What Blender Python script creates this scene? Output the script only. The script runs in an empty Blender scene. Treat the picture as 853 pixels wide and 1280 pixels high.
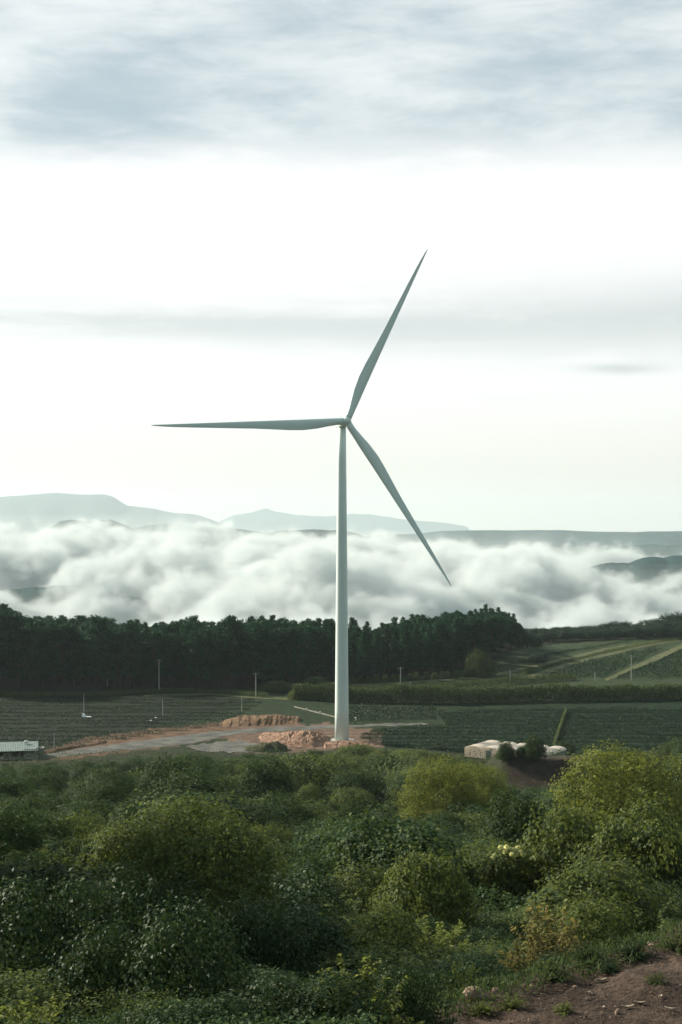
import bpy, math, random
import numpy as np
from mathutils import Vector, Matrix

R = math.radians
S = bpy.context.scene
COL = S.collection
F = 1778.0          # focal length in photograph pixels (50 mm on 36 mm over 1280 px)
CX, HY = 426.5, 658.0
CZ = 54.0           # eye height above the turbine's plateau

# ------------------------------------------------------------------ camera, world, sun, exposure
cam = bpy.data.cameras.new('camera')
cam.sensor_fit = 'VERTICAL'; cam.sensor_height = 36; cam.sensor_width = 24; cam.lens = 50
cam.shift_y = 18.0 / 1280.0
cam.clip_start = 0.5; cam.clip_end = 90000
co = bpy.data.objects.new('camera', cam); COL.objects.link(co)
co.location = (0, 0, CZ); co.rotation_euler = (R(90), 0, 0)
S.camera = co

SUN_EL, SUN_AZ = 28.0, -58.0        # azimuth from +Y, negative to the left
SUN_STRENGTH = 5.0
SKY_STRENGTH = 0.1
EXPOSURE = 0.82
HAZE = 4.5e-5

sd = Vector((math.sin(R(SUN_AZ)) * math.cos(R(SUN_EL)), math.cos(R(SUN_AZ)) * math.cos(R(SUN_EL)), math.sin(R(SUN_EL))))
sl = bpy.data.lights.new('sun', 'SUN'); sl.energy = SUN_STRENGTH; sl.angle = R(2.5); sl.color = (1.0, 0.92, 0.77)
so = bpy.data.objects.new('sun', sl); COL.objects.link(so)
so.rotation_euler = (-sd).to_track_quat('-Z', 'Y').to_euler(); so.location = (-200, 0, 300)

S.view_settings.view_transform = 'Standard'; S.view_settings.look = 'None'
S.view_settings.gamma = 1; S.view_settings.exposure = EXPOSURE
S.view_settings.use_curve_mapping = False
cy = S.cycles
cy.max_bounces = 8; cy.diffuse_bounces = 3; cy.glossy_bounces = 2; cy.transmission_bounces = 3
cy.volume_bounces = 5; cy.transparent_max_bounces = 8
cy.use_denoising = True
try:
    cy.denoiser = 'OPENIMAGEDENOISE'
except Exception:
    pass
cy.use_adaptive_sampling = True; cy.adaptive_threshold = 0.012
cy.caustics_reflective = False; cy.caustics_refractive = False
cy.sample_clamp_indirect = 6


class X:
    """arithmetic on node sockets"""
    def __init__(s, t, k): s.t, s.k = t, k
    def _m(s, op, *a):
        n = s.t.nodes.new('ShaderNodeMath'); n.operation = op
        for i, v in enumerate((s,) + a):
            if isinstance(v, X): s.t.links.new(v.k, n.inputs[i])
            else: n.inputs[i].default_value = v
        return X(s.t, n.outputs[0])
    def __add__(s, o): return s._m('ADD', o)
    def __sub__(s, o): return s._m('SUBTRACT', o)
    def __mul__(s, o): return s._m('MULTIPLY', o)
    def __truediv__(s, o): return s._m('DIVIDE', o)
    def pw(s, o): return s._m('POWER', o)
    def mx(s, o): return s._m('MAXIMUM', o)
    def mn(s, o): return s._m('MINIMUM', o)
    def exp(s): return s._m('EXPONENT')
    def abs(s): return s._m('ABSOLUTE')
    def sm(s, a, b, lo=0.0, hi=1.0):
        n = s.t.nodes.new('ShaderNodeMapRange'); n.interpolation_type = 'SMOOTHSTEP'
        s.t.links.new(s.k, n.inputs[0])
        for i, v in enumerate((a, b, lo, hi)): n.inputs[1 + i].default_value = v
        return X(s.t, n.outputs[0])
    def gauss(s, c, w):
        d = (s - c) / w
        return (d * d * -1.0).exp()


def comb(t, x, y, z):
    n = t.nodes.new('ShaderNodeCombineXYZ')
    for i, v in enumerate((x, y, z)):
        if isinstance(v, X): t.links.new(v.k, n.inputs[i])
        else: n.inputs[i].default_value = v
    return X(t, n.outputs[0])


def noise(t, vec, scale=1.0, detail=4.0, rough=0.55, dist=0.0):
    n = t.nodes.new('ShaderNodeTexNoise')
    n.inputs['Scale'].default_value = scale; n.inputs['Detail'].default_value = detail
    n.inputs['Roughness'].default_value = rough; n.inputs['Distortion'].default_value = dist
    t.links.new(vec.k, n.inputs['Vector'])
    return X(t, n.outputs[0])


def mixc(t, f, a, b):
    n = t.nodes.new('ShaderNodeMix'); n.data_type = 'RGBA'
    for i, v in ((0, f), (6, a), (7, b)):
        if isinstance(v, X): t.links.new(v.k, n.inputs[i])
        elif i == 0: n.inputs[i].default_value = v
        else: n.inputs[i].default_value = tuple(v) + (1.0,)
    return X(t, n.outputs[2])


def scalec(t, c, f):
    n = t.nodes.new('ShaderNodeVectorMath'); n.operation = 'SCALE'
    t.links.new(c.k, n.inputs[0])
    if isinstance(f, X): t.links.new(f.k, n.inputs['Scale'])
    else: n.inputs['Scale'].default_value = f
    return X(t, n.outputs[0])


W = bpy.data.worlds.new('World'); S.world = W; W.use_nodes = True
t = W.node_tree; t.nodes.clear()
wo = t.nodes.new('ShaderNodeOutputWorld'); bg = t.nodes.new('ShaderNodeBackground')
bg.inputs['Strength'].default_value = SKY_STRENGTH
t.links.new(bg.outputs[0], wo.inputs[0])
sky = t.nodes.new('ShaderNodeTexSky'); sky.sky_type = 'NISHITA'; sky.sun_disc = False
sky.sun_elevation = R(SUN_EL); sky.sun_rotation = R(SUN_AZ); sky.altitude = 1400; sky.dust_density = 2.5
tc = t.nodes.new('ShaderNodeTexCoord'); sx = t.nodes.new('ShaderNodeSeparateXYZ')
t.links.new(tc.outputs['Generated'], sx.inputs[0])
vx, vy, vz = (X(t, sx.outputs[i]) for i in range(3))
hl = (vx * vx + vy * vy).mx(1e-5).pw(0.5)
el = vz / hl                                  # tangent of the elevation
az = vx._m('ARCTAN2', vy)
v1 = comb(t, az * 3.0, el * 10.0, 0.3)
v2 = comb(t, az * 6.5, el * 24.0, 4.7)
v3 = comb(t, az * 3.0, el * 40.0, 9.1)
n1 = noise(t, v1, 1.0, 5, 0.55, 0.3)
n2 = noise(t, v2, 1.0, 7, 0.6, 0.25)
n3 = noise(t, v3, 1.0, 5, 0.55, 0.2)
n4 = noise(t, comb(t, az * 13.0, el * 42.0, 2.2), 1.0, 6, 0.62, 0.3)
deck = (el + (n1 - 0.5) * 0.060 + (n4 - 0.5) * 0.050).sm(0.240, 0.276)
dk = (n1 * 0.45 + n2 * 0.25 + n4 * 0.30 - az * 0.05 - az.gauss(-0.19, 0.09) * el.gauss(0.285, 0.03) * 0.13).sm(0.36, 0.60)
deckc = mixc(t, dk, (0.46, 0.56, 0.615), (0.87, 0.915, 0.915))
high = (el - 0.36).sm(0.0, 0.7)
deckc = mixc(t, high, deckc, (0.32, 0.41, 0.425))
clear = mixc(t, el.sm(0.0, 0.12), (0.86, 0.775, 0.66), (1.06, 1.05, 1.03))
st = (el + (n1 - 0.5) * 0.02).gauss(0.143, az * 0.03 + 0.021) * (n3 * 0.6 + n4 * 0.4 + az * 0.22).sm(0.27, 0.55)
st2 = (el + (n2 - 0.5) * 0.008).gauss(0.109, 0.0035) * az.gauss(0.195, 0.028)
st3 = el.gauss(0.089, 0.004) * az.gauss(0.03, 0.11) * n2.sm(0.35, 0.6) * 0.35
clear = mixc(t, (st * 0.85 + st2 * 0.75 + st3).mn(1.0), clear, (0.64, 0.685, 0.675))
cl = mixc(t, deck, clear, deckc)
back = (vy * -1.0).sm(-0.25, 0.7)             # the cloud away from the bright gap is thicker and greyer
cl = mixc(t, back, cl, (0.265, 0.36, 0.375))
cl = mixc(t, vz.sm(-0.05, 0.0), (0.30, 0.36, 0.34), cl)
cl = scalec(t, cl, 1.0 / SKY_STRENGTH / 2 ** EXPOSURE)
fin = mixc(t, 0.95, X(t, sky.outputs[0]), cl)
t.links.new(fin.k, bg.inputs['Color'])


# ------------------------------------------------------------------ helpers
def tag(o, label=None, cat=None, group=None, kind=None):
    if label: o['label'] = label
    if cat: o['category'] = cat
    if group: o['group'] = group
    if kind: o['kind'] = kind
    return o


def link(name, data, parent=None, loc=None):
    o = bpy.data.objects.new(name, data); COL.objects.link(o)
    if parent: o.parent = parent
    if loc is not None: o.location = loc
    return o


def empty(name, loc=(0, 0, 0), rz=0.0):
    o = link(name, None, loc=loc); o.rotation_euler = (0, 0, rz); o.empty_display_size = 0.5
    return o


def mesh(name, v, f, mat=None, smooth=False):
    """v: (n,3) array or list; f: list of index tuples, or an (m,k) int array"""
    me = bpy.data.meshes.new(name)
    v = np.asarray(v, dtype=np.float32).reshape(-1, 3)
    if isinstance(f, np.ndarray):
        m, k = f.shape
        me.vertices.add(len(v)); me.vertices.foreach_set('co', v.ravel())
        me.loops.add(m * k); me.loops.foreach_set('vertex_index', f.astype(np.int32).ravel())
        me.polygons.add(m); me.polygons.foreach_set('loop_start', np.arange(0, m * k, k, dtype=np.int32))
        me.update(calc_edges=True)
    else:
        me.from_pydata(v.tolist(), [], f); me.update()
    if mat: me.materials.append(mat)
    if smooth: me.polygons.foreach_set('use_smooth', [True] * len(me.polygons))
    return me


class MB:
    """collects tubes, boxes and lofts into one mesh"""
    def __init__(s): s.v, s.f = [], []
    def add(s, v, f):
        b = len(s.v); s.v += [tuple(p) for p in v]; s.f += [tuple(i + b for i in q) for q in f]; return s
    def tube(s, pts, rad, n=8, cap=True):
        pts = [Vector(p) for p in pts]; v, f = [], []
        for i, p in enumerate(pts):
            d = (pts[min(i + 1, len(pts) - 1)] - pts[max(i - 1, 0)]).normalized()
            a = d.cross(Vector((0, 1, 0)) if abs(d.y) < 0.9 else Vector((1, 0, 0))).normalized(); b = d.cross(a)
            for k in range(n):
                w = 2 * math.pi * k / n
                v.append(p + (a * math.cos(w) + b * math.sin(w)) * rad[i])
        for i in range(len(pts) - 1):
            for k in range(n):
                f.append((i * n + k, i * n + (k + 1) % n, (i + 1) * n + (k + 1) % n, (i + 1) * n + k))
        if cap:
            f.append(tuple(range(n))[::-1]); f.append(tuple((len(pts) - 1) * n + k for k in range(n)))
        return s.add(v, f)
    def box(s, c, h, rz=0.0):
        ca, sa = math.cos(rz), math.sin(rz); v = []
        for dz in (-1, 1):
            for dx, dy in ((-1, -1), (1, -1), (1, 1), (-1, 1)):
                x, y = dx * h[0], dy * h[1]
                v.append((c[0] + x * ca - y * sa, c[1] + x * sa + y * ca, c[2] + dz * h[2]))
        return s.add(v, [(3, 2, 1, 0), (4, 5, 6, 7), (0, 1, 5, 4), (1, 2, 6, 5), (2, 3, 7, 6), (3, 0, 4, 7)])
    def build(s, name, mat, parent=None, smooth=False, loc=None):
        return link(name, mesh(name, s.v, s.f, mat, smooth), parent, loc)


def copy_tree(o, parent=None):
    c = o.copy(); COL.objects.link(c); c.parent = parent
    for ch in [k for k in bpy.data.objects if k.parent == o]: copy_tree(ch, c)
    return c


KIDS = {}
def dup(root):
    """a copy of a thing with copies of its parts (two levels)"""
    c = root.copy(); COL.objects.link(c)
    for ch in KIDS[root.name]:
        d = ch.copy(); COL.objects.link(d); d.parent = c
    return c


def ss(a, b, x):
    u = np.clip((np.asarray(x, float) - a) / (b - a), 0, 1); return u * u * (3 - 2 * u)


_rng0 = np.random.default_rng(5); _tab = _rng0.random((256, 256))
def vn(x, y):
    x = np.asarray(x, float); y = np.asarray(y, float)
    xi = np.floor(x).astype(int); yi = np.floor(y).astype(int); u = x - xi; w = y - yi
    u = u * u * (3 - 2 * u); w = w * w * (3 - 2 * w)
    g = lambda a, b: _tab[a & 255, b & 255]
    return (g(xi, yi) * (1 - u) + g(xi + 1, yi) * u) * (1 - w) + (g(xi, yi + 1) * (1 - u) + g(xi + 1, yi + 1) * u) * w
def fbm(x, y, o=4):
    s, a, n = 0, 0.5, 0
    for i in range(o):
        s = s + a * vn(x * 2 ** i + 17.3 * i, y * 2 ** i + 9.1 * i); n += a; a *= 0.5
    return s / n


# ------------------------------------------------------------------ materials
def mat(name, build):
    m = bpy.data.materials.new(name); m.use_nodes = True; tr = m.node_tree; tr.nodes.clear()
    out = tr.nodes.new('ShaderNodeOutputMaterial'); build(m, tr, out); return m


def principled(tr, out, rough=0.7, spec=0.3, metal=0.0):
    p = tr.nodes.new('ShaderNodeBsdfPrincipled')
    p.inputs['Roughness'].default_value = rough; p.inputs['Specular IOR Level'].default_value = spec
    p.inputs['Metallic'].default_value = metal
    tr.links.new(p.outputs[0], out.inputs[0]); return p


def objco(tr):
    return X(tr, tr.nodes.new('ShaderNodeTexCoord').outputs['Object'])


def rough_mat(name, a, b, scale, rough=0.8, spec=0.25, bump=0.0, detail=6):
    def bld(m, tr, out):
        p = principled(tr, out, rough, spec)
        n = noise(tr, objco(tr), scale, detail, 0.6)
        c = mixc(tr, n.sm(0.35, 0.65), a, b)
        tr.links.new(c.k, p.inputs['Base Color'])
        if bump:
            bn = tr.nodes.new('ShaderNodeBump'); bn.inputs['Strength'].default_value = 0.6; bn.inputs['Distance'].default_value = bump
            tr.links.new(n.k, bn.inputs['Height']); tr.links.new(bn.outputs[0], p.inputs['Normal'])
    return mat(name, bld)


def leaf_mat(name, a, b, c=None, trans=0.28, rough=0.6, spec=0.05, tint=0.4):
    """leaf colour varies from leaf to leaf and from plant to plant"""
    def bld(m, tr, out):
        g = tr.nodes.new('ShaderNodeNewGeometry'); oi = tr.nodes.new('ShaderNodeObjectInfo')
        rnd = X(tr, g.outputs['Random Per Island']); orr = X(tr, oi.outputs['Random'])
        col = mixc(tr, rnd, a, b)
        if c: col = mixc(tr, rnd.sm(0.93, 0.99), col, c)
        col = scalec(tr, col, orr * tint + (1.0 - tint * 0.5))
        p = tr.nodes.new('ShaderNodeBsdfPrincipled')
        p.inputs['Roughness'].default_value = rough; p.inputs['Specular IOR Level'].default_value = spec
        tr.links.new(col.k, p.inputs['Base Color'])
        tl = tr.nodes.new('ShaderNodeBsdfTranslucent')
        tc_ = mixc(tr, 0.5, col, (b[0] * 1.7, b[1] * 1.7, b[2] * 0.8)); tr.links.new(tc_.k, tl.inputs[0])
        mx = tr.nodes.new('ShaderNodeMixShader'); mx.inputs[0].default_value = trans
        tr.links.new(p.outputs[0], mx.inputs[1]); tr.links.new(tl.outputs[0], mx.inputs[2])
        tr.links.new(mx.outputs[0], out.inputs[0])
    return mat(name, bld)


M = {}
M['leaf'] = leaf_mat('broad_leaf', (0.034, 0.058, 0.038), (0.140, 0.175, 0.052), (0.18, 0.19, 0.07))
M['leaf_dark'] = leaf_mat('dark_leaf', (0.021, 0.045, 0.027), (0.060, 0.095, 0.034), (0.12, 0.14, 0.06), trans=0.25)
M['leaf_yellow'] = leaf_mat('yellow_green_leaf', (0.070, 0.092, 0.034), (0.215, 0.240, 0.060), (0.24, 0.24, 0.07), trans=0.32)
M['leaf_pale'] = leaf_mat('pale_leaf', (0.08, 0.115, 0.055), (0.15, 0.19, 0.10), trans=0.25)
M['leaf_painted_glint'] = leaf_mat('painted_glint_leaf', (0.020, 0.043, 0.024), (0.046, 0.076, 0.030), (0.14, 0.17, 0.10), trans=0.2, rough=0.45, spec=0.05)  # a few leaves far paler: glints put into the leaf colour
M['needle'] = leaf_mat('pine_needle', (0.008, 0.050, 0.022), (0.020, 0.084, 0.034), trans=0.12, rough=0.7, spec=0.15)
M['forest_leaf'] = leaf_mat('far_forest_leaf', (0.013, 0.038, 0.024), (0.029, 0.062, 0.034), trans=0.12, rough=0.7, spec=0.15)
M['grass'] = leaf_mat('tall_grass', (0.030, 0.055, 0.028), (0.085, 0.115, 0.048), trans=0.3)
M['grass_dark'] = leaf_mat('crop_leaf', (0.007, 0.027, 0.010), (0.015, 0.044, 0.016), trans=0.15, rough=0.6, spec=0.2)
M['petal'] = leaf_mat('pale_yellow_petal', (0.55, 0.55, 0.22), (0.72, 0.70, 0.38), trans=0.3)
M['bark'] = rough_mat('bark', (0.045, 0.035, 0.026), (0.10, 0.08, 0.06), 6.0, 0.9, 0.1)
M['bark_pale'] = rough_mat('pale_bark', (0.07, 0.06, 0.05), (0.14, 0.12, 0.10), 6.0, 0.9, 0.1)
M['gravel'] = rough_mat('gravel', (0.070, 0.073, 0.066), (0.140, 0.137, 0.125), 0.22, 0.95, 0.1, detail=9)
M['orange_dirt'] = rough_mat('orange_dirt', (0.15, 0.088, 0.058), (0.32, 0.205, 0.15), 0.9, 0.95, 0.1, bump=0.5, detail=9)
M['brown_dirt'] = rough_mat('brown_dirt', (0.12, 0.075, 0.045), (0.22, 0.14, 0.09), 0.6, 0.95, 0.1, bump=0.4, detail=9)
M['rock'] = rough_mat('pinkish_rock', (0.22, 0.145, 0.115), (0.36, 0.25, 0.20), 5.0, 0.9, 0.2, bump=0.03, detail=8)
M['dry_leaf'] = rough_mat('dry_leaf', (0.30, 0.24, 0.17), (0.50, 0.43, 0.33), 20.0, 0.8, 0.2)
M['pole'] = rough_mat('concrete_pole', (0.30, 0.30, 0.28), (0.42, 0.42, 0.39), 2.0, 0.8, 0.2)
M['white_plastic'] = rough_mat('white_plastic', (0.74, 0.74, 0.72), (0.82, 0.82, 0.80), 3.0, 0.5, 0.4)
def film_mat(m, tr, out):
    p = principled(tr, out, 0.4, 0.4); n = noise(tr, objco(tr), 0.5, 6, 0.6)
    c = mixc(tr, n.sm(0.35, 0.65), (0.78, 0.68, 0.57), (0.86, 0.77, 0.66)); tr.links.new(c.k, p.inputs['Base Color'])
    tl = tr.nodes.new('ShaderNodeBsdfTranslucent'); tr.links.new(c.k, tl.inputs[0])
    mx = tr.nodes.new('ShaderNodeMixShader'); mx.inputs[0].default_value = 0.45
    tr.links.new(p.outputs[0], mx.inputs[1]); tr.links.new(tl.outputs[0], mx.inputs[2]); tr.links.new(mx.outputs[0], out.inputs[0])
M['film'] = mat('greenhouse_film', film_mat)
M['film_dark'] = rough_mat('gable_shade_and_door_film', (0.16, 0.19, 0.17), (0.24, 0.27, 0.24), 0.8, 0.5, 0.3)  # right wall's shade put into this colour; the dark door shares it
M['tin_roof'] = rough_mat('grey_green_tin_roof', (0.10, 0.15, 0.135), (0.15, 0.20, 0.18), 0.8, 0.6, 0.4)
M['hut_wall'] = rough_mat('weathered_hut_wall', (0.17, 0.17, 0.14), (0.28, 0.27, 0.23), 1.5, 0.9, 0.2)
M['skin'] = rough_mat('skin', (0.30, 0.18, 0.12), (0.36, 0.22, 0.15), 9.0)
M['dark_cloth'] = rough_mat('dark_cloth', (0.03, 0.03, 0.035), (0.06, 0.06, 0.065), 9.0)
M['far_hill'] = rough_mat('wooded_hill_haze_tint', (0.010, 0.040, 0.042), (0.024, 0.068, 0.066), 0.012, 0.9, 0.1, detail=10)  # woodland green with the blue of distant haze mixed into the colour


def turbine_paint(m, tr, out):
    p = principled(tr, out, 0.42, 0.45)
    n = noise(tr, objco(tr), 0.25, 5, 0.6); n2_ = noise(tr, objco(tr), 3.0, 4, 0.6)
    c = mixc(tr, n.sm(0.3, 0.7), (0.72, 0.82, 0.785), (0.75, 0.85, 0.815))
    c = mixc(tr, n2_.sm(0.6, 0.8, 0, 0.25), c, (0.62, 0.72, 0.68))
    tr.links.new(c.k, p.inputs['Base Color'])
M['turbine'] = mat('turbine_paint', turbine_paint)


def ground_mat(m, tr, out):
    p = principled(tr, out, 0.95, 0.1)
    at = tr.nodes.new('ShaderNodeAttribute'); at.attribute_name = 'soil_kind'
    c0 = X(tr, at.outputs['Color'])
    oc = objco(tr)
    n = noise(tr, oc, 0.35, 9, 0.65); n_f = noise(tr, oc, 3.5, 6, 0.65)
    f = (n * 0.6 + n_f * 0.4).sm(0.34, 0.66, 0.5, 1.6)
    c = scalec(tr, c0, f)
    tr.links.new(c.k, p.inputs['Base Color'])
    bn = tr.nodes.new('ShaderNodeBump'); bn.inputs['Strength'].default_value = 0.8; bn.inputs['Distance'].default_value = 0.35
    tr.links.new(n_f.k, bn.inputs['Height']); tr.links.new(bn.outputs[0], p.inputs['Normal'])
M['ground'] = mat('ground', ground_mat)

# ------------------------------------------------------------------ terrain
PY = [-30000, -400, -120, -30, 0, 8, 16, 20, 22, 26, 30, 40, 60, 80, 120, 200, 260, 310, 330, 690, 760, 900, 1500, 3000, 4200, 60000]
PZ = [-60, -20, 30, 51, 52.2, 50.2, 47.6, 46.5, 46.05, 45.2, 44.3, 42.2, 38.2, 34.1, 26.3, 12.5, 4, 0.4, 0, 0, -12, -70, -230, -330, -330, -330]


def soil_side(x, y):
    """signed distance to the right of the edge of the bare soil in the near right corner"""
    ax, ay, bx, by = 1.3, 22.6, 7.4, 29.6
    L = math.hypot(bx - ax, by - ay)
    return ((x - ax) * (by - ay) - (y - ay) * (bx - ax)) / L + 0.95 - 6.0 * np.clip(1.0 - np.asarray(x, float), 0, 5)


MOUND = (39.0, 276.0)
def zt(x, y):
    x = np.asarray(x, float); y = np.asarray(y, float)
    z = np.interp(y, PY, PZ)
    slope = ss(14, 40, y) * (1 - ss(285, 325, y))
    z = z + slope * ((fbm(x / 14.0, y / 14.0) - 0.5) * (0.9 + 2.1 * ss(40, 90, y)) + (fbm(x / 55.0 + 9, y / 55.0) - 0.5) * 7.0 * ss(40, 120, y))
    s = soil_side(x, y) + (fbm(x * 0.9, y * 0.9) - 0.5) * 1.3
    w = ss(-0.9, 0.7, s) * ss(19, 22.5, y) * (1 - ss(33, 40, y))
    bench = 45.8 - 0.035 * (y - 24) + (fbm(x * 1.3, y * 1.3) - 0.5) * 0.28
    z = z * (1 - w) + bench * w
    mx, my = MOUND
    z = z + 6.6 * np.exp(-((x - mx) / 10.5) ** 6) * ss(my - 14, my - 3, y) * (1 - ss(my + 4, my + 26, y))
    back = ss(455, 640, y) * (1 - ss(690, 900, y))
    z = z + back * (2.5 * ss(40, 150, x) + (fbm(x / 40.0, y / 40.0) - 0.5) * 3.0 - 1.0)
    z = z + 5.0 * np.exp(-((x - 62) / 26.0) ** 2 - ((y - 590) / 45.0) ** 2)      # wooded knoll
    z = z - ss(300, 2500, np.abs(x)) * 0 + ss(900, 2000, y) * (fbm(x / 420.0, y / 420.0) - 0.5) * 160
    return z


def hit(px, py):
    """where the sight line of a photograph pixel meets the ground"""
    dx, dz = (px - CX) / F, -(py - HY) / F
    ys = np.concatenate([np.arange(15, 80, 0.1), np.arange(80, 900, 0.5)])
    g = zt(dx * ys, ys); r = CZ + dz * ys
    k = np.argmax(g >= r)
    y = float(ys[k]) if g[k] >= r[k] else 700.0
    return dx * y, y, float(zt(dx * y, y))


def inpoly(x, y, poly, wob=3.0):
    x = np.asarray(x, float); y = np.asarray(y, float)
    x = x + (fbm(x / 6.0 + 3, y / 9.0) - 0.5) * wob; y = y + (fbm(x / 5.0, y / 9.0 + 7) - 0.5) * wob * 3; c = np.zeros(x.shape, bool); n = len(poly)
    for i in range(n):
        (x1, y1), (x2, y2) = poly[i], poly[(i + 1) % n]
        cond = (y1 > y) != (y2 > y)
        c ^= cond & (x < (x2 - x1) * (y - y1) / ((y2 - y1) if y2 != y1 else 1e-9) + x1)
    return c


def flat(px, py):
    y = CZ * F / (py - HY); return ((px - CX) / F * y, y)


P_ROW_SOIL = [flat(*p) for p in [(40, 948), (60, 938), (110, 922), (190, 912), (262, 905), (300, 898), (375, 896), (380, 908), (330, 914), (240, 930), (150, 940), (80, 950)]]
P_PAD = [flat(*p) for p in [(300, 908), (410, 905), (480, 915), (478, 935), (420, 936), (300, 940), (280, 925)]]
P_RIGHT = [flat(*p) for p in [(405, 935), (430, 912), (560, 908), (560, 884), (900, 876), (990, 930), (900, 950)]]
P_LEFT = [flat(*p) for p in [(-120, 935), (-120, 866), (250, 866), (320, 876), (250, 900), (150, 925), (60, 940)]]


def build_ground():
    ang = np.unique(np.concatenate([np.linspace(-180, -40, 36), np.linspace(-40, -16, 40), np.linspace(-16, 16, 321), np.linspace(16, 40, 40), np.linspace(40, 180, 36)]))[:-1]
    rad = np.concatenate([[0.6], np.geomspace(3, 18, 14)[:-1], np.geomspace(18, 45, 90)[:-1], np.geomspace(45, 330, 150)[:-1], np.geomspace(330, 900, 90)[:-1], np.geomspace(900, 26000, 90)])
    A, Rr = np.meshgrid(np.radians(ang), rad)
    x = (np.sin(A) * Rr).ravel(); y = (np.cos(A) * Rr).ravel(); z = zt(x, y)
    na, nr = len(ang), len(rad)
    i, j = np.meshgrid(np.arange(nr - 1), np.arange(na), indexing='ij'); jn = (j + 1) % na
    f = np.stack([i * na + j, i * na + jn, (i + 1) * na + jn, (i + 1) * na + j], -1).reshape(-1, 4)
    me = mesh('ground', np.stack([x, y, z], 1), f, M['ground'], True)
    c = np.empty((len(x), 4), np.float32); c[:] = (0.030, 0.034, 0.018, 1)
    def paint(mask, col):
        mk = np.asarray(mask, float)[:, None]; c[:, :3] = c[:, :3] * (1 - mk) + np.array(col) * mk
    nz = fbm(x * 0.5, y * 0.5)
    paint(ss(335, 350, y) * (y < 700), (0.018, 0.032, 0.014))
    paint(inpoly(x, y, P_LEFT), (0.011, 0.017, 0.008))
    paint(inpoly(x, y, P_RIGHT), (0.010, 0.024, 0.010))
    paint(inpoly(x, y, P_ROW_SOIL), (0.120, 0.075, 0.050))
    paint(inpoly(x, y, P_PAD), (0.13, 0.088, 0.064))
    paint((y > 455) * (y < 700) * (x > -2), (0.030, 0.048, 0.020))
    pxs = CX + x / np.maximum(y, 1) * F
    paint((y > 450) * (y < 720) * (y > CZ * F / (np.interp(pxs, [-60, 0, 150, 300, 370, 430, 500, 560, 600, 640, 662, 700, 900], [868, 865, 862, 862, 858, 853, 848, 842, 836, 826, 815, 808, 800]) - HY) + 2), (0.018, 0.024, 0.013))
    paint(ss(-0.5, 0.3, soil_side(x, y) + (fbm(x * 1.4, y * 1.4) - 0.5) * 2.2) * (y > 15) * (y < 34), (0.066, 0.047, 0.036))
    mx, my = MOUND
    paint(ss(0.45, 0.7, np.exp(-((x - mx - 1) / 10) ** 4) * np.exp(-((y - my + 6) / 11) ** 2)), (0.042, 0.032, 0.024))
    gx, gy = 3.2, 163
    paint(ss(0.4, 0.7, np.exp(-((x - gx) / 5) ** 2 - ((y - gy) / 9) ** 2)), (0.070, 0.048, 0.036))
    paint((y > 700), (0.022, 0.032, 0.020))
    a = me.color_attributes.new('soil_kind', 'FLOAT_COLOR', 'POINT'); a.data.foreach_set('color', c.ravel())
    tag(link('ground', me), kind='structure')
build_ground()


def ridge(name, prof, D, depth, base, seed, rough, hill_mat, step=4):
    """a real hill range: crest profile given as (pixel x, pixel y) at distance D, falling away on both sides"""
    pr = np.array(prof, float); xs = (np.arange(pr[0, 0], pr[-1, 0] + 0.1, step))
    cz = CZ + (HY - np.interp(xs, pr[:, 0], pr[:, 1])) / F * D
    wx = (xs - CX) / F * D
    cz = cz + (fbm(wx / (D * 0.02) + seed, wx * 0 + seed, 5) - 0.5) * rough
    edge = ss(xs[0], xs[0] + 14, xs) * (1 - ss(xs[-1] - 14, xs[-1], xs))
    ts = np.concatenate([np.linspace(-1, 0, 15), np.linspace(0, 1, 9)[1:]])
    V = []
    for tt in ts:
        yy = D + tt * depth
        k = (1 - abs(tt)) ** 1.3
        bump = (fbm(wx / (depth * 0.22) + seed * 3, wx * 0 + tt * 4.5, 5) - 0.5) * abs(tt) * (1 - abs(tt)) * 2.2
        h = base + (cz - base) * np.clip((k + bump), 0, 1) * edge
        V.append(np.stack([wx, np.full_like(wx, yy), h], 1))
    n = len(xs); V = np.concatenate(V)
    f = np.array([(a * n + b, a * n + b + 1, (a + 1) * n + b + 1, (a + 1) * n + b) for a in range(len(ts) - 1) for b in range(n - 1)])
    tag(link(name, mesh(name, V, f, hill_mat, True)), kind='structure')


H = M['far_hill']
ridge('mountain', [(-160, 640), (-60, 628), (0, 622), (35, 618), (75, 615.5), (125, 618), (142, 622), (160, 632), (190, 634), (215, 639), (250, 646), (290, 658)], 18000, 2600, -330, 3.1, 60, H)
ridge('mountain', [(262, 655), (295, 643), (318, 640), (332, 636), (346, 640), (375, 643), (410, 645), (440, 643), (462, 643), (500, 648), (560, 654), (600, 660)], 24500, 2200, -330, 7.7, 60, H)
ridge('hill', [(50, 670), (75, 652), (90, 650), (110, 653), (125, 650), (138, 649.5), (155, 655), (185, 668), (215, 690)], 5200, 700, -330, 1.7, 16, H, 2)
ridge('hill', [(150, 668), (185, 656), (215, 655), (250, 658), (275, 658), (310, 662), (350, 668), (400, 690)], 8200, 1200, -330, 5.2, 16, H, 2)
ridge('hill', [(270, 690), (300, 676), (330, 669), (350, 664), (378, 661), (400, 660.5), (430, 663), (448, 667), (475, 680), (500, 692)], 4300, 700, -330, 9.4, 16, H, 2)
ridge('hill', [(430, 672), (500, 668), (560, 664), (620, 663), (700, 662.5), (735, 664.5), (790, 665), (860, 664), (960, 663), (1050, 672)], 7600, 1600, -330, 4.4, 10, H, 3)
ridge('hill', [(460, 700), (540, 684), (620, 680), (700, 681), (760, 684), (860, 680), (960, 676), (1040, 690)], 5200, 1100, -330, 8.4, 24, H, 3)
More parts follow.
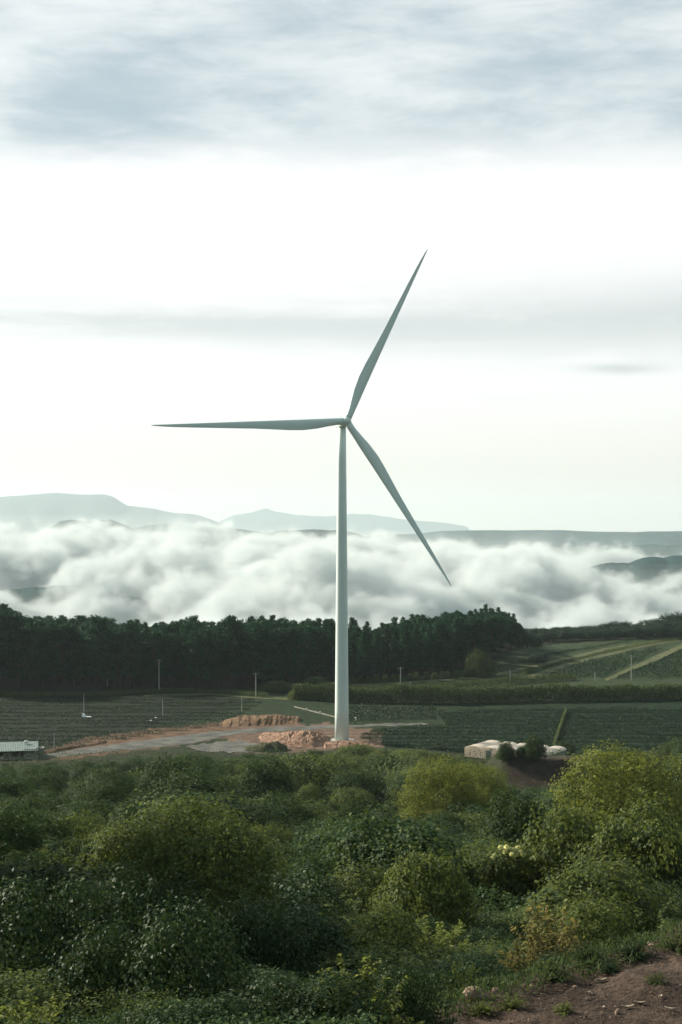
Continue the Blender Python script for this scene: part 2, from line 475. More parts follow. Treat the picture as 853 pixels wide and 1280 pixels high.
ridge('hill', [(-60, 752), (0, 742), (50, 735), (90, 731), (120, 735), (165, 744), (190, 752), (230, 765), (280, 790)], 2150, 480, -330, 2.2, 14, H, 2)
ridge('hill', [(660, 735), (700, 722), (740, 708), (765, 700), (785, 702), (805, 694), (830, 697), (860, 692), (930, 698), (1000, 720)], 2700, 520, -330, 6.2, 18, H, 2)


# ------------------------------------------------------------------ fog bank lying in the valley (voxel volume grown by geometry nodes)
def fog():
    ng = bpy.data.node_groups.new('fog_field', 'GeometryNodeTree')
    ng.interface.new_socket('Geometry', in_out='INPUT', socket_type='NodeSocketGeometry')
    ng.interface.new_socket('Geometry', in_out='OUTPUT', socket_type='NodeSocketGeometry')
    go = ng.nodes.new('NodeGroupOutput'); vc = ng.nodes.new('GeometryNodeVolumeCube')
    pos = X(ng, ng.nodes.new('GeometryNodeInputPosition').outputs[0])
    sp = ng.nodes.new('ShaderNodeSeparateXYZ'); ng.links.new(pos.k, sp.inputs[0])
    x, y, z = (X(ng, sp.outputs[i]) for i in range(3))
    n = noise(ng, pos, 1 / 130.0, 8, 0.66, 0.0)
    big = noise(ng, comb(ng, x, y, 77.0), 1 / 420.0, 3, 0.5)
    top = y.sm(1150, 2500, -120, 20) + x.sm(-700, 600, 6, -34)
    hole = lambda cx, cy_, wx, wy, d: x.gauss(cx, wx) * y.gauss(cy_, wy) * d
    top = top + (big - 0.5) * 150.0 - hole(-400, 1750, 190, 330, 64) - hole(520, 2350, 130, 380, 45) - hole(330, 1900, 110, 260, 45)
    q = (top - z) + (n - 0.5) * 300.0
    d = (q.sm(0.0, 28.0) + q.sm(-60.0, 30.0) * 0.02) * z.sm(-330, -200)
    edge = x.abs().sm(1150, 1400, 1, 0) * y.sm(1080, 1200) * y.sm(3300, 3600, 1, 0)
    d = d * edge * 0.048
    ng.links.new(d.k, vc.inputs['Density'])
    vc.inputs['Min'].default_value = (-1400, 1080, -320); vc.inputs['Max'].default_value = (1400, 3600, 120)
    for k, v in zip('XYZ', (430, 290, 116)): vc.inputs['Resolution ' + k].default_value = v
    ng.links.new(vc.outputs[0], go.inputs[0])
    def fm(m, tr, out):
        p = tr.nodes.new('ShaderNodeVolumePrincipled')
        p.inputs['Color'].default_value = (0.78, 0.825, 0.83, 1); p.inputs['Anisotropy'].default_value = 0.1
        p.inputs['Density'].default_value = 1.0; p.inputs['Density Attribute'].default_value = 'density'
        tr.links.new(p.outputs[0], out.inputs['Volume'])
    m = mat('fog', fm)
    sm_ = ng.nodes.new('GeometryNodeSetMaterial'); sm_.inputs['Material'].default_value = m
    ng.links.new(vc.outputs[0], sm_.inputs[0]); ng.links.new(sm_.outputs[0], go.inputs[0])
    v = bpy.data.volumes.new('valley_fog'); v.materials.append(m)
    o = link('valley_fog', v)
    md = o.modifiers.new('field', 'NODES'); md.node_group = ng
    tag(o, kind='stuff')
fog()


def haze():
    def hm(m, tr, out):
        p = tr.nodes.new('ShaderNodeVolumePrincipled')
        p.inputs['Color'].default_value = (0.80, 0.94, 1.0, 1); p.inputs['Density'].default_value = HAZE
        p.inputs['Anisotropy'].default_value = 0.25
        tr.links.new(p.outputs[0], out.inputs['Volume'])
    m = mat('haze', hm)
    b = MB().box((0, 0, 60), (27000, 27000, 560)); o = b.build('haze', m); tag(o, kind='stuff')
haze()
# ------------------------------------------------------------------ wind turbine
def turbine():
    bx, by = 0.2, 358.0; bz = float(zt(bx, by))
    root = empty('wind_turbine', (bx, by, bz))
    tag(root, 'tall pale grey-green wind turbine with three long tapering blades standing beside the dirt road', 'wind turbine')
    HUBZ = 80.0 - 0.0
    tw = MB(); zs = [0, 8, 16, 16.05, 24, 32, 40, 40.05, 48, 56, 64, 64.05, 71, 78.95]
    rd = [1.78 - 0.72 * (z / 78.2) ** 1.05 for z in zs]
    tw.tube([(0, 0, z) for z in zs], rd, 48); tower = tw.build('tower', M['turbine'], root, True)
    for z in (16.0, 40.0, 64.0):
        fl = MB(); r = 1.78 - 0.72 * (z / 78.2) + 0.018
        fl.tube([(0, 0, z - 0.06), (0, 0, z + 0.11)], [r, r], 48)
        fl.build('flange', M['turbine'], tower)
    bs = MB(); bs.tube([(0, 0, -0.8), (0, 0, 0.25)], [3.4, 3.2], 32); bs.build('foundation', M['pole'], root)
    yaw = R(17.0); axis = Vector((math.sin(yaw), -math.cos(yaw), 0.05)).normalized()
    side = axis.cross(Vector((0, 0, 1))).normalized() * -1      # to the right seen from the front
    up = side.cross(axis).normalized() * -1
    if up.z < 0: up = -up
    top = Vector((0, 0, HUBZ))
    # nacelle: rounded box lofted along the axis
    st = [(2.9, 0.95, 0.95), (2.6, 1.15, 1.15), (1.2, 1.25, 1.25), (-1.0, 1.2, 1.2), (-1.9, 1.1, 1.1), (-2.5, 0.9, 0.9), (-2.8, 0.6, 0.6)]
    V, Fc, n = [], [], 24
    for a, wx_, hz in st:
        for k in range(n):
            w = 2 * math.pi * k / n; c, s = math.cos(w), math.sin(w)
            p = 0.45
            V.append(top + axis * a + side * (wx_ * abs(c) ** p * (1 if c > 0 else -1)) + up * (hz * abs(s) ** p * (1 if s > 0 else -1)))
    for i in range(len(st) - 1):
        for k in range(n): Fc.append((i * n + k, i * n + (k + 1) % n, (i + 1) * n + (k + 1) % n, (i + 1) * n + k))
    Fc.append(tuple(range(n))); Fc.append(tuple((len(st) - 1) * n + k for k in range(n)))
    nac = link('nacelle', mesh('nacelle', V, Fc, M['turbine'], False), root)
    mast = MB(); b0 = top - axis * 1.6 + up * 1.05
    mast.tube([b0, b0 + up * 1.0], [0.05, 0.04], 6); mast.tube([b0 + up * 0.8 - side * 0.5, b0 + up * 0.8 + side * 0.5], [0.04, 0.04], 6)
    mast.build('wind_vane', M['turbine'], nac)
    hubc = top + axis * 4.1
    sp = MB(); sp.tube([hubc - axis * 1.15, hubc - axis * 0.6, hubc, hubc + axis * 0.5, hubc + axis * 0.95, hubc + axis * 1.25, hubc + axis * 1.36], [1.0, 1.15, 1.2, 1.1, 0.82, 0.42, 0.05], 32)
    hub = sp.build('hub', M['turbine'], root, True)
    RS = [0.7, 1.6, 3.0, 5.0, 8.0, 11.5, 15.0, 19.0, 24.0, 29.0, 34.0, 39.0, 43.0, 46.0, 48.2, 49.3]
    CH = [1.75, 1.75, 1.8, 2.05, 2.5, 2.75, 2.6, 2.25, 1.85, 1.58, 1.3, 1.02, 0.78, 0.55, 0.32, 0.08]
    TH = [1.75, 1.75, 1.65, 1.4, 1.1, 0.85, 0.68, 0.52, 0.38, 0.29, 0.22, 0.16, 0.115, 0.08, 0.05, 0.02]
    TW = [10, 10, 10, 10, 9.5, 8.5, 7, 5.5, 4, 2.8, 1.8, 1.0, 0.4, 0, 0, 0]
    m = 26
    for ang in (182.6, 63.8, -57.4):
        a = R(ang)
        rdir = side * math.cos(a) + up * math.sin(a)
        ccw = side * -math.sin(a) + up * math.cos(a)
        V, Fc = [], []
        for r, c, th, tw_ in zip(RS, CH, TH, TW):
            le = 0.875 - 0.80 * r / 49.3
            blend = min(1.0, max(0.0, (r - 1.6) / 7.0)); blend = blend * blend * (3 - 2 * blend)
            ca, sa = math.cos(R(tw_)), math.sin(R(tw_))
            cen = hubc + rdir * r + axis * (0.02 * r + 0.6 * (r / 49.3) ** 2)
            for k in range(m):
                w = 2 * math.pi * k / m
                xc = 0.5 * (1 - math.cos(w))                       # 0 at the leading edge
                yt = 5 * 0.2 * (0.2969 * math.sqrt(xc) - 0.126 * xc - 0.3516 * xc ** 2 + 0.2843 * xc ** 3 - 0.1036 * xc ** 4) / 0.2 * th
                yc = 0.5 * math.sin(w) * th
                sg = 1 if w < math.pi else -1
                yy = (1 - blend) * yc + blend * (sg * yt * (1.1 if sg > 0 else 0.75))
                xx = -le + xc * c
                V.append(cen + ccw * (xx * ca - yy * sa * 1) + axis * (yy * ca + xx * sa))
        for i in range(len(RS) - 1):
            for k in range(m): Fc.append((i * m + k, i * m + (k + 1) % m, (i + 1) * m + (k + 1) % m, (i + 1) * m + k))
        Fc.append(tuple(range(m))[::-1]); Fc.append(tuple((len(RS) - 1) * m + k for k in range(m)))
        link('blade', mesh('blade', V, Fc, M['turbine'], True), root)
turbine()


# ------------------------------------------------------------------ foliage builders
def unit(v): return v / np.maximum(np.linalg.norm(v, axis=1, keepdims=True), 1e-9)


def leaf_quads(C, N, T, L, Wd, fold=0.22):
    """folded diamond leaves: centre, face normal, length direction"""
    N = unit(N); T = unit(T - N * np.sum(T * N, 1, keepdims=True)); Sd = np.cross(N, T)
    L = np.asarray(L).reshape(-1, 1); Wd = np.asarray(Wd).reshape(-1, 1)
    a = C - T * L * 0.5; c = C + T * L * 0.5
    b = C + Sd * Wd * 0.5 + N * Wd * fold - T * L * 0.08; d = C - Sd * Wd * 0.5 + N * Wd * fold - T * L * 0.08
    V = np.stack([a, b, c, d], 1).reshape(-1, 3)
    return V, np.arange(len(C) * 4).reshape(-1, 4)


def crown_mesh(name, lobes, n, L, Wd, m, seed, k=6, spread=2.2, droop=0.2, inside=0.18, long_dir=None):
    """leaves in twig clumps over a set of ellipsoid lobes (cx,cy,cz,rx,ry,rz)"""
    g = np.random.default_rng(seed); lobes = np.array(lobes, float)
    ar = (lobes[:, 3] * lobes[:, 4] + lobes[:, 3] * lobes[:, 5] + lobes[:, 4] * lobes[:, 5])
    nt = int(n / k * 1.9)
    li = g.choice(len(lobes), nt, p=ar / ar.sum())
    d = unit(g.normal(size=(nt, 3))); rr = np.where(g.random(nt) < inside, g.random(nt) ** 0.5 * 0.85, 0.84 + 0.26 * g.random(nt))
    rr = rr * (0.66 + 0.68 * fbm(d[:, 0] * 1.9 + li * 3.1 + seed, d[:, 1] * 1.9 + d[:, 2] * 2.7, 3))
    stray = g.random(nt) < 0.11; rr = np.where(stray, rr * (1.1 + 0.45 * g.random(nt)), rr)
    P = lobes[li, :3] + d * lobes[li, 3:] * rr[:, None]
    keep = P[:, 2] > 0.05
    for q in lobes:                                            # thin out what lies deep inside other lobes
        e = (((P - q[:3]) / q[3:]) ** 2).sum(1)
        keep &= (e > 0.5) | (g.random(nt) < inside)
    P, d = P[keep], d[keep]
    P, d = P[: max(1, n // k)], d[: max(1, n // k)]
    C = np.repeat(P, k, 0) + g.normal(size=(len(P) * k, 3)) * (L * spread * 0.42)
    out = np.repeat(d, k, 0)
    N = unit(out * 1.0 + np.array([0, 0, 0.40]) + g.normal(size=C.shape) * 0.42)
    T = out * 0.6 + g.normal(size=C.shape) * 0.7 + np.array([0, 0, -droop])
    sz = 0.65 + 0.7 * g.random(len(C))
    V, Fq = leaf_quads(C, N, T, L * sz, Wd * sz)
    V[:, 2] = np.maximum(V[:, 2], 0.0)
    return mesh(name, V, Fq, m)


def lobe_set(r, h, seed, n=14, base=0.15, dome=0.55, small=0.42):
    """lobes arranged over a dome of radius r and height h"""
    g = random.Random(seed); out = []
    for i in range(n):
        a = i * 2.39996 + g.uniform(-0.4, 0.4); u = (i + 0.5) / n
        zc = base * h + (1 - base) * h * (0.10 + 0.74 * u)
        rad = r * (0.74 * math.sqrt(max(0.0, 1 - (u * 0.93) ** 2.2))) * g.uniform(0.75, 1.1)
        lr = r * small * g.uniform(0.6, 1.45)
        out.append((math.cos(a) * rad, math.sin(a) * rad, zc * g.uniform(0.92, 1.05), lr, lr, lr * g.uniform(0.7, 1.0)))
    out.append((0, 0, h * (base + (1 - base) * 0.42), r * 0.58, r * 0.58, h * (1 - base) * 0.38))
    return out


def limbs(h, r, seed, m, name='trunk', stems=1, thick=None, up=0.55):
    g = random.Random(seed); b = MB(); th = thick or 0.035 * h
    for s in range(stems):
        a0 = g.uniform(0, 6.28); off = 0.0 if stems == 1 else 0.15 * r
        p = Vector((math.cos(a0) * off, math.sin(a0) * off, -0.4)); pts, rad = [p], [th * 1.25]
        lean = Vector((g.uniform(-1, 1), g.uniform(-1, 1), 0)) * (0.04 if stems == 1 else 0.25)
        for k in range(1, 6):
            pts.append(p + Vector((0, 0, h * 0.85 * k / 5)) + lean * h * (k / 5) + Vector((g.uniform(-1, 1), g.uniform(-1, 1), 0)) * 0.02 * h)
            rad.append(th * (1 - 0.16 * k))
        b.tube(pts, rad, 7)
        for k in range(5 if stems == 1 else 2):
            i = g.choice((2, 3, 4)); a = g.uniform(0, 6.28); q = pts[i]
            e = q + Vector((math.cos(a) * r * 0.7, math.sin(a) * r * 0.7, h * 0.2 * g.uniform(0.6, 1.2)))
            mid = (q + e) / 2 + Vector((0, 0, -0.03 * h))
            b.tube([q, mid, e], [rad[i] * 0.6, rad[i] * 0.4, rad[i] * 0.15], 5)
    return mesh(name, b.v, b.f, m, True)


HIDE = []
def proto(name, trunk_me, crown_me, crown_name='crown'):
    """a plant kept unlinked until it is placed: Empty > trunk, crown"""
    return (name, trunk_me, crown_me, crown_name)


def plant(p, loc, rz, sc, label, cat, group=None):
    name, tm, cm, cn = p
    root = empty(name, loc, rz); root.scale = sc if isinstance(sc, tuple) else (sc, sc, sc)
    if tm: link('trunk' if cn == 'crown' else 'stem', tm, root)
    link(cn, cm, root)
    tag(root, label, cat, group); return root


# -- prototypes, each about unit sized: (radius, height) known so that they can be scaled
KIND = {}
def add_kind(key, plist, r, h): KIND[key] = (plist, r, h)

sh = []
for s in range(4):
    r, h = 1.25, 1.7
    sh.append(proto('leafy_shrub', limbs(h, r, 50 + s, M['bark'], 'stem', 4, 0.022), crown_mesh('shrub_leaves', lobe_set(r, h, 60 + s, 13, 0.05), 8500, 0.105, 0.058, M['leaf'], 70 + s, k=6), 'foliage'))
add_kind('shrub', sh, 1.25, 1.7)
sh = []
for s in range(4):
    r, h = 1.25, 1.6
    sh.append(proto('leafy_shrub', limbs(h, r, 150 + s, M['bark'], 'stem', 4, 0.022), crown_mesh('shrub_leaves', lobe_set(r, h, 160 + s, 15, 0.02), 9000, 0.085, 0.05, M['leaf_painted_glint'], 170 + s, k=5), 'foliage'))
add_kind('gloss', sh, 1.25, 1.6)
sh = []
for s in range(4):
    r, h = 2.4, 2.9
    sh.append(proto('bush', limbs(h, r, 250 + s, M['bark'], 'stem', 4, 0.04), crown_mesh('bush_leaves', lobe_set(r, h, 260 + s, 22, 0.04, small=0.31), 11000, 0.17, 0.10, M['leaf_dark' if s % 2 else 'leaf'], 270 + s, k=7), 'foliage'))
add_kind('bush', sh, 2.4, 2.9)
sh = []
for s in range(4):
    r, h = 3.6, 6.4
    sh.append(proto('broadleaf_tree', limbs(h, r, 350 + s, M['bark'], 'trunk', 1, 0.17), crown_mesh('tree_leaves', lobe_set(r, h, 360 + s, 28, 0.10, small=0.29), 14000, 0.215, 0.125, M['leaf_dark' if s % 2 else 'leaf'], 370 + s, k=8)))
add_kind('tree', sh, 3.6, 6.4)
sh = []
for s in range(2):
    r, h = 3.6, 6.4
    sh.append(proto('broadleaf_tree', limbs(h, r, 450 + s, M['bark'], 'trunk', 1, 0.17), crown_mesh('tree_leaves', lobe_set(r, h, 460 + s, 38, 0.05, small=0.25), 26000, 0.135, 0.08, M['leaf_yellow'], 470 + s, k=8)))
add_kind('ytree', sh, 3.6, 6.4)
add_kind('dome', [proto('broadleaf_tree', limbs(6.4, 3.6, 481, M['bark'], 'trunk', 1, 0.17), crown_mesh('tree_leaves', lobe_set(3.6, 6.4, 482, 40, 0.03, small=0.25), 30000, 0.15, 0.085, M['leaf'], 483, k=7))], 3.6, 6.4)


def spray(seed, n, ln, L, Wd, m, name):
    """open shrub of arching twigs with leaves set along them"""
    g = np.random.default_rng(seed); b = MB(); C, N, T = [], [], []
    for i in range(n):
        a = i * 2.4 + g.uniform(-0.3, 0.3); e = g.uniform(0.25, 1.45); l = ln * g.uniform(0.6, 1.25)
        d = np.array([math.cos(a) * math.cos(e), math.sin(a) * math.cos(e), math.sin(e)]); p0 = np.array([math.cos(a), math.sin(a), 0]) * 0.12
        pts = [p0 + d * l * u - np.array([0, 0, 0.28 * l * u ** 2.2]) + np.array([0, 0, 0.1]) for u in np.linspace(0, 1, 6)]
        b.tube([tuple(p) for p in pts], [0.014, 0.012, 0.009, 0.007, 0.005, 0.003], 4, False)
        k = int(l / L * 4.2)
        for q in range(k):
            u = 0.22 + 0.78 * (q + g.random()) / k; j = min(4, int(u * 5)); f = u * 5 - j
            p = pts[j] * (1 - f) + pts[j + 1] * f; tw = pts[j + 1] - pts[j]
            sd_ = np.cross(tw, [0, 0, 1.0]); sd_ = sd_ / (np.linalg.norm(sd_) + 1e-6) * (1 if q % 2 else -1)
            t_ = sd_ + tw / np.linalg.norm(tw) * 0.7 + g.normal(size=3) * 0.25 + np.array([0, 0, -0.15])
            C.append(p + t_ / np.linalg.norm(t_) * L * 0.5 + g.normal(size=3) * 0.02); T.append(t_); N.append(np.array([0, 0, 1.0]) + g.normal(size=3) * 0.4 + d * 0.3)
    C = np.array(C); sz = 0.7 + 0.6 * g.random(len(C))
    V, Fq = leaf_quads(C, np.array(N), np.array(T), L * sz, Wd * sz, 0.18); V[:, 2] = np.maximum(V[:, 2], 0.0)
    return proto(name, mesh('twigs', b.v, b.f, M['bark_pale'], True), mesh('twig_leaves', V, Fq, m), 'foliage')
M['leaf_fresh'] = leaf_mat('fresh_leaf', (0.085, 0.115, 0.045), (0.190, 0.225, 0.065), (0.24, 0.22, 0.10), trans=0.4)
M['leaf_ochre'] = leaf_mat('ochre_leaf', (0.105, 0.105, 0.048), (0.200, 0.180, 0.075), (0.27, 0.19, 0.11), trans=0.4)
add_kind('spray', [spray(s, 60, 1.35, 0.13, 0.062, M['leaf_fresh' if s % 2 else 'leaf'], 'twiggy_shrub') for s in (5, 6, 7, 8)] + [spray(s, 75, 1.4, 0.13, 0.062, M['leaf_dark'], 'twiggy_shrub') for s in (9, 10, 11)], 1.25, 1.45)
add_kind('ochre', [spray(s, 70, 1.35, 0.15, 0.072, M['leaf_ochre'], 'twiggy_shrub') for s in (15, 16)], 1.25, 1.45)


def pale_clump(seed):
    """tall clump of long pale blade leaves"""
    g = np.random.default_rng(seed); C, N, T, L = [], [], [], []
    for i in range(70):
        a, e = g.uniform(0, 6.28), g.uniform(0.5, 1.35); ln = g.uniform(0.9, 1.6)
        b = np.array([g.normal() * 0.7, g.normal() * 0.7, g.uniform(0, 0.5)])
        d = np.array([math.cos(a) * math.cos(e), math.sin(a) * math.cos(e), math.sin(e)])
        for k in range(4):
            u = (k + 0.5) / 4; p = b + d * ln * u * 1.3 - np.array([0, 0, 0.45 * u ** 2.5])
            dd = d - np.array([0, 0, 1.1 * u ** 1.5])
            C.append(p); T.append(dd); N.append(np.array([-d[0] * 0.6, -d[1] * 0.6, 1.0]) + g.normal(size=3) * 0.15); L.append(ln * 0.42)
    V, Fq = leaf_quads(np.array(C), np.array(N), np.array(T), np.array(L), np.full(len(C), 0.16), 0.12)
    V[:, 2] = np.maximum(V[:, 2], 0)
    return mesh('blade_leaves', V, Fq, M['leaf_pale'])
add_kind('pale', [proto('lance_leaf_plant', None, pale_clump(s), 'foliage') for s in (1, 2, 3)], 1.6, 1.8)


def pine(seed, h=20.0, pointed=True):
    g = np.random.default_rng(seed); rg = random.Random(seed)
    b = MB(); lean = rg.uniform(-0.02, 0.02)
    b.tube([(0, 0, -0.6), (lean * 6, 0, h * 0.3), (lean * 10, 0, h * 0.65), (lean * 12, 0, h * 0.96)], [0.30, 0.25, 0.16, 0.04], 7)
    C, out = [], []
    z = h * (0.16 if pointed else 0.22)
    while z < h:
        u = max(0.0, (z / h - 0.16) / 0.84)
        rad = (3.4 * (1 - u) ** 0.7 + 0.3) * min(1, 0.75 + u) if pointed else 3.9 * math.sqrt(max(0.02, 1 - (2 * max(0.0, (u - 0.14) / 0.86) - 0.9) ** 2 / 1.25))
        for k in range(rg.randint(4, 6)):
            a = rg.uniform(0, 6.28); rr = rad * rg.uniform(0.65, 1.15)
            e = Vector((math.cos(a) * rr, math.sin(a) * rr, z + rr * rg.uniform(-0.05, 0.4)))
            if rr > 1.0: b.tube([(lean * 10, 0, z), e], [0.06, 0.02], 4, False)
            for q in range(max(2, int(rr * 2.3))):
                f = 0.3 + 0.75 * (q + rg.random()) / max(2, int(rr * 2.3))
                C.append((e.x * f, e.y * f, z + (e.z - z) * f + rg.uniform(-0.1, 0.35))); out.append((e.x, e.y, rr * 0.6))
        z += h * rg.uniform(0.030, 0.048)
    C = np.array(C); out = unit(np.array(out)); k = 9
    P = np.repeat(C, k, 0) + g.normal(size=(len(C) * k, 3)) * np.array([0.40, 0.40, 0.26])
    o = np.repeat(out, k, 0); T = o * 0.6 + g.normal(size=P.shape) * 0.6 + np.array([0, 0, 0.35])
    N = unit(g.normal(size=P.shape) + np.array([0, 0, 0.8]))
    V, Fq = leaf_quads(P, N, T, 0.95 * (0.6 + 0.8 * g.random(len(P))), 0.34 * (0.6 + 0.8 * g.random(len(P))))
    return proto('pine_tree', mesh('trunk', b.v, b.f, M['bark'], True), mesh('needles', V, Fq, M['needle']))
PINES = [pine(s, 20.0, True) for s in (11, 12, 13)]; ROUND = [pine(s, 20.0, False) for s in (21, 22, 23)]
sh = []
for s in range(3):
    r, h = 5.0, 11.0
    sh.append(proto('forest_tree', limbs(h, r, 550 + s, M['bark_pale'], 'trunk', 1, 0.2), crown_mesh('tree_leaves', lobe_set(r, h, 560 + s, 15, 0.32, small=0.34), 4200, 0.5, 0.34, M['forest_leaf'], 570 + s, k=8)))
add_kind('far', sh, 5.0, 11.0)

rnd = random.Random(77)
def px_at(x, y): return CX + x / y * F
def py_at(z, y): return HY + (CZ - z) / y * F


# ------------------------------------------------------------------ pine forest behind the fields
SKYL = [(-60, 752), (0, 757), (20, 764), (60, 772), (100, 779), (125, 773), (150, 781), (170, 775), (190, 779), (240, 776), (300, 776), (350, 773), (400, 777), (440, 780), (480, 778), (510, 773), (560, 770), (590, 763), (612, 757), (628, 759), (645, 772), (662, 798)]
FRONT = [(-60, 868), (0, 865), (150, 862), (300, 862), (370, 858), (430, 853), (500, 848), (560, 842), (600, 836), (640, 826), (662, 820)]
def interp(t, x): return float(np.interp(x, [p[0] for p in t], [p[1] for p in t]))

npine = 0
for row in range(6):
    px = -52 + rnd.uniform(0, 8)
    while px < 674 - row * 3:
        yf = interp(FRONT, px); D = CZ * F / (yf - HY) + 6 + row * 11 + rnd.uniform(-4, 4)
        x = (px - CX) / F * D; z = float(zt(x, D))
        top = interp(SKYL, px) + rnd.uniform(-4, 10) + (5 - row) * 1.6 - (rnd.uniform(3, 9) if rnd.random() < 0.16 else 0)
        h = CZ - (top - HY) / F * D - z
        
        h = max(5.0, min(27.0, h))
        left = px < 320
        pl = rnd.choice(ROUND if (rnd.random() < (0.7 if left else 0.30)) else PINES)
        kn = px > 540
        if px < 424:
            lab, grp = 'dark pine tree in the forest left of the turbine tower', 'pines of the forest left of the turbine'
        elif not kn:
            lab, grp = 'dark pine tree in the forest right of the tower, behind the saplings', 'pines of the forest right of the turbine'
        else:
            lab, grp = 'dark pine tree on the rounded wooded knoll right of the turbine', 'pines on the wooded knoll'
        w = h / 20 * rnd.uniform(0.9, 1.15)
        w = max(w, 0.72)
        plant(pl, (x, D, z), rnd.uniform(0, 6.28), (w, w, h / 20), lab, 'pine tree', grp); npine += 1
        px += rnd.uniform(10.5, 16.5) * (1.1 if row > 2 else 1) * (0.85 if kn else 1)

FAR_SKY = [(640, 792), (660, 786), (700, 781), (720, 784), (760, 776), (800, 775), (830, 769), (870, 764), (930, 760)]
for row in range(4):
    px = 640 + rnd.uniform(0, 8)
    while px < 900:
        D = 660 + row * 12 + rnd.uniform(-4, 4); x = (px - CX) / F * D; z = float(zt(x, D))
        top = interp(FAR_SKY, px) + rnd.uniform(-1, 8) + (3 - row) * 4
        h = max(5.0, CZ - (top - HY) / F * D - z); w = rnd.uniform(0.8, 1.15) * (0.55 + 0.45 * h / 11)
        plant(rnd.choice(KIND['far'][0]), (x, D, z), rnd.uniform(0, 6.28), (w, w, h / 11 * 1.03), 'round-crowned dark tree in the far wood above the terraced fields on the right', 'tree', 'trees of the far wood')
        px += rnd.uniform(10, 17)


# ------------------------------------------------------------------ single trees and bushes among the fields
def field_plant(key, i, px, pbase, ptop, wpx, label, cat, group=None, rz=None):
    plist, r, h = KIND[key]; x, y, z = hit(px, pbase)
    hh = (pbase - ptop) / F * y; ww = wpx / 2 / F * y
    return plant(plist[i % len(plist)], (x, y, z - 0.05), rnd.uniform(0, 6.28) if rz is None else rz, (ww / r, ww / r, hh / h), label, cat, group)

field_plant('bush', 2, 601, 846, 815, 34, 'pale round tree standing alone before the knoll, above the terraced fields', 'tree')
field_plant('far', 1, 673, 834, 817, 26, 'small dark round tree alone on the bright grass terrace', 'tree')
field_plant('far', 2, 460, 853, 826, 22, 'slim dark tree standing just right of the tower at the forest edge', 'tree')
field_plant('tree', 1, 393, 867, 846, 36, 'bushy dark tree at the hedge corner immediately left of the tower', 'tree')
field_plant('bush', 0, 345, 864, 852, 40, 'low lit bush at the forest edge beside the pole', 'bush')
field_plant('bush', 2, 372, 874, 862, 26, 'lit bush where the white field wall begins', 'bush')
for i, px in enumerate(np.linspace(440, 582, 15)):
    field_plant('bush', 0, px + rnd.uniform(-2, 2), 855 - (px - 440) * 0.055 + rnd.uniform(-0.5, 0.5), 846.5 - (px - 440) * 0.06 + rnd.uniform(-1.5, 1), 8.5, 'small pale sapling in the row along the forest edge right of the tower', 'sapling', 'row of saplings')


def grass_belt(name, pts, height, width, n, m, seed, blade=0.5, label=None, cat=None, kind=None, group=None, wv=0.10):
    """a belt of tall grass or hedge leaves along ground points"""
    g = np.random.default_rng(seed); P = np.array(pts, float)
    seg = np.linalg.norm(np.diff(P, axis=0), axis=1); cum = np.concatenate([[0], np.cumsum(seg)])
    s = g.random(n) * cum[-1]; x = np.interp(s, cum, P[:, 0]); y = np.interp(s, cum, P[:, 1])
    off = (g.random(n) - 0.5) * width; y = y + off
    hloc = height * (0.72 + 0.5 * fbm(s / 7.0 + seed, s * 0 + seed, 3)) * np.clip(1 - (np.abs(off) / (width * 0.5)) ** 3 * 0.6, 0.25, 1)
    z = zt(x, y) + hloc * g.random(n) ** 0.75
    C = np.stack([x, y, z], 1); T = g.normal(size=(n, 3)) * 0.45 + np.array([0, 0, 1.0]); N = g.normal(size=(n, 3)) + np.array([0, 0, 0.5])
    V, Fq = leaf_quads(C, N, T, blade * (0.6 + 0.8 * g.random(n)), blade * wv * 3.3 * (0.6 + 0.8 * g.random(n)))
    o = link(name, mesh(name, V, Fq, m)); tag(o, label, cat, group, kind); return o

G = lambda *ps: [flat(*p) for p in ps]
grass_belt('hedge', G((366, 874), (430, 878), (560, 880), (660, 877), (760, 876), (900, 874)), 5.6, 5.0, 30000, M['grass'], 31, 0.85, 'long tall dark hedge with a sunlit top running right from behind the tower', 'hedge')
grass_belt('hedge', G((430, 868), (500, 866), (560, 862), (620, 857), (680, 852), (720, 850)), 2.6, 3.5, 9000, M['grass'], 32, 0.6, 'low lit hedge behind the long tall hedge, ending below the knoll', 'hedge')
grass_belt('hedge', G((-60, 870), (60, 871), (150, 869), (215, 865), (280, 868), (335, 872)), 1.6, 3.0, 9000, M['grass'], 33, 0.5, 'thin grassy hedge along the forest foot left of the tower', 'hedge')
grass_belt('hedge', G((366, 868), (400, 865), (440, 862)), 3.2, 6.0, 5000, M['grass'], 34, 0.6, 'bright bushy hedge piece at the corner left of the tower', 'hedge')
HN = [hit(p, q)[:2] for p, q in ((645, 846), (690, 833), (740, 820), (800, 808), (900, 793))]
grass_belt('hedge', HN, 1.3, 2.5, 4500, M['grass'], 36, 0.5, 'low hedge line along the upper edge of the right crop plot', 'hedge')
HN = [hit(p, q)[:2] for p, q in ((610, 838), (660, 827), (720, 813), (780, 803), (860, 793))]
grass_belt('hedge', HN, 1.1, 2.2, 4500, M['grass_dark'], 37, 0.5, 'dark hedge line below the far wood on the right slope', 'hedge')
HN = [hit(p, q)[:2] for p, q in ((772, 849), (800, 838), (830, 825), (860, 813), (900, 800))]
grass_belt('hedge', HN, 1.2, 2.2, 3500, M['grass_dark'], 38, 0.5, 'dark hedge line right of the bright slanting field path', 'hedge')
for i, (a, b_) in enumerate((((640, 848), (853, 818)), ((600, 843), (900, 806)), ((690, 838), (900, 812)))):
    pass


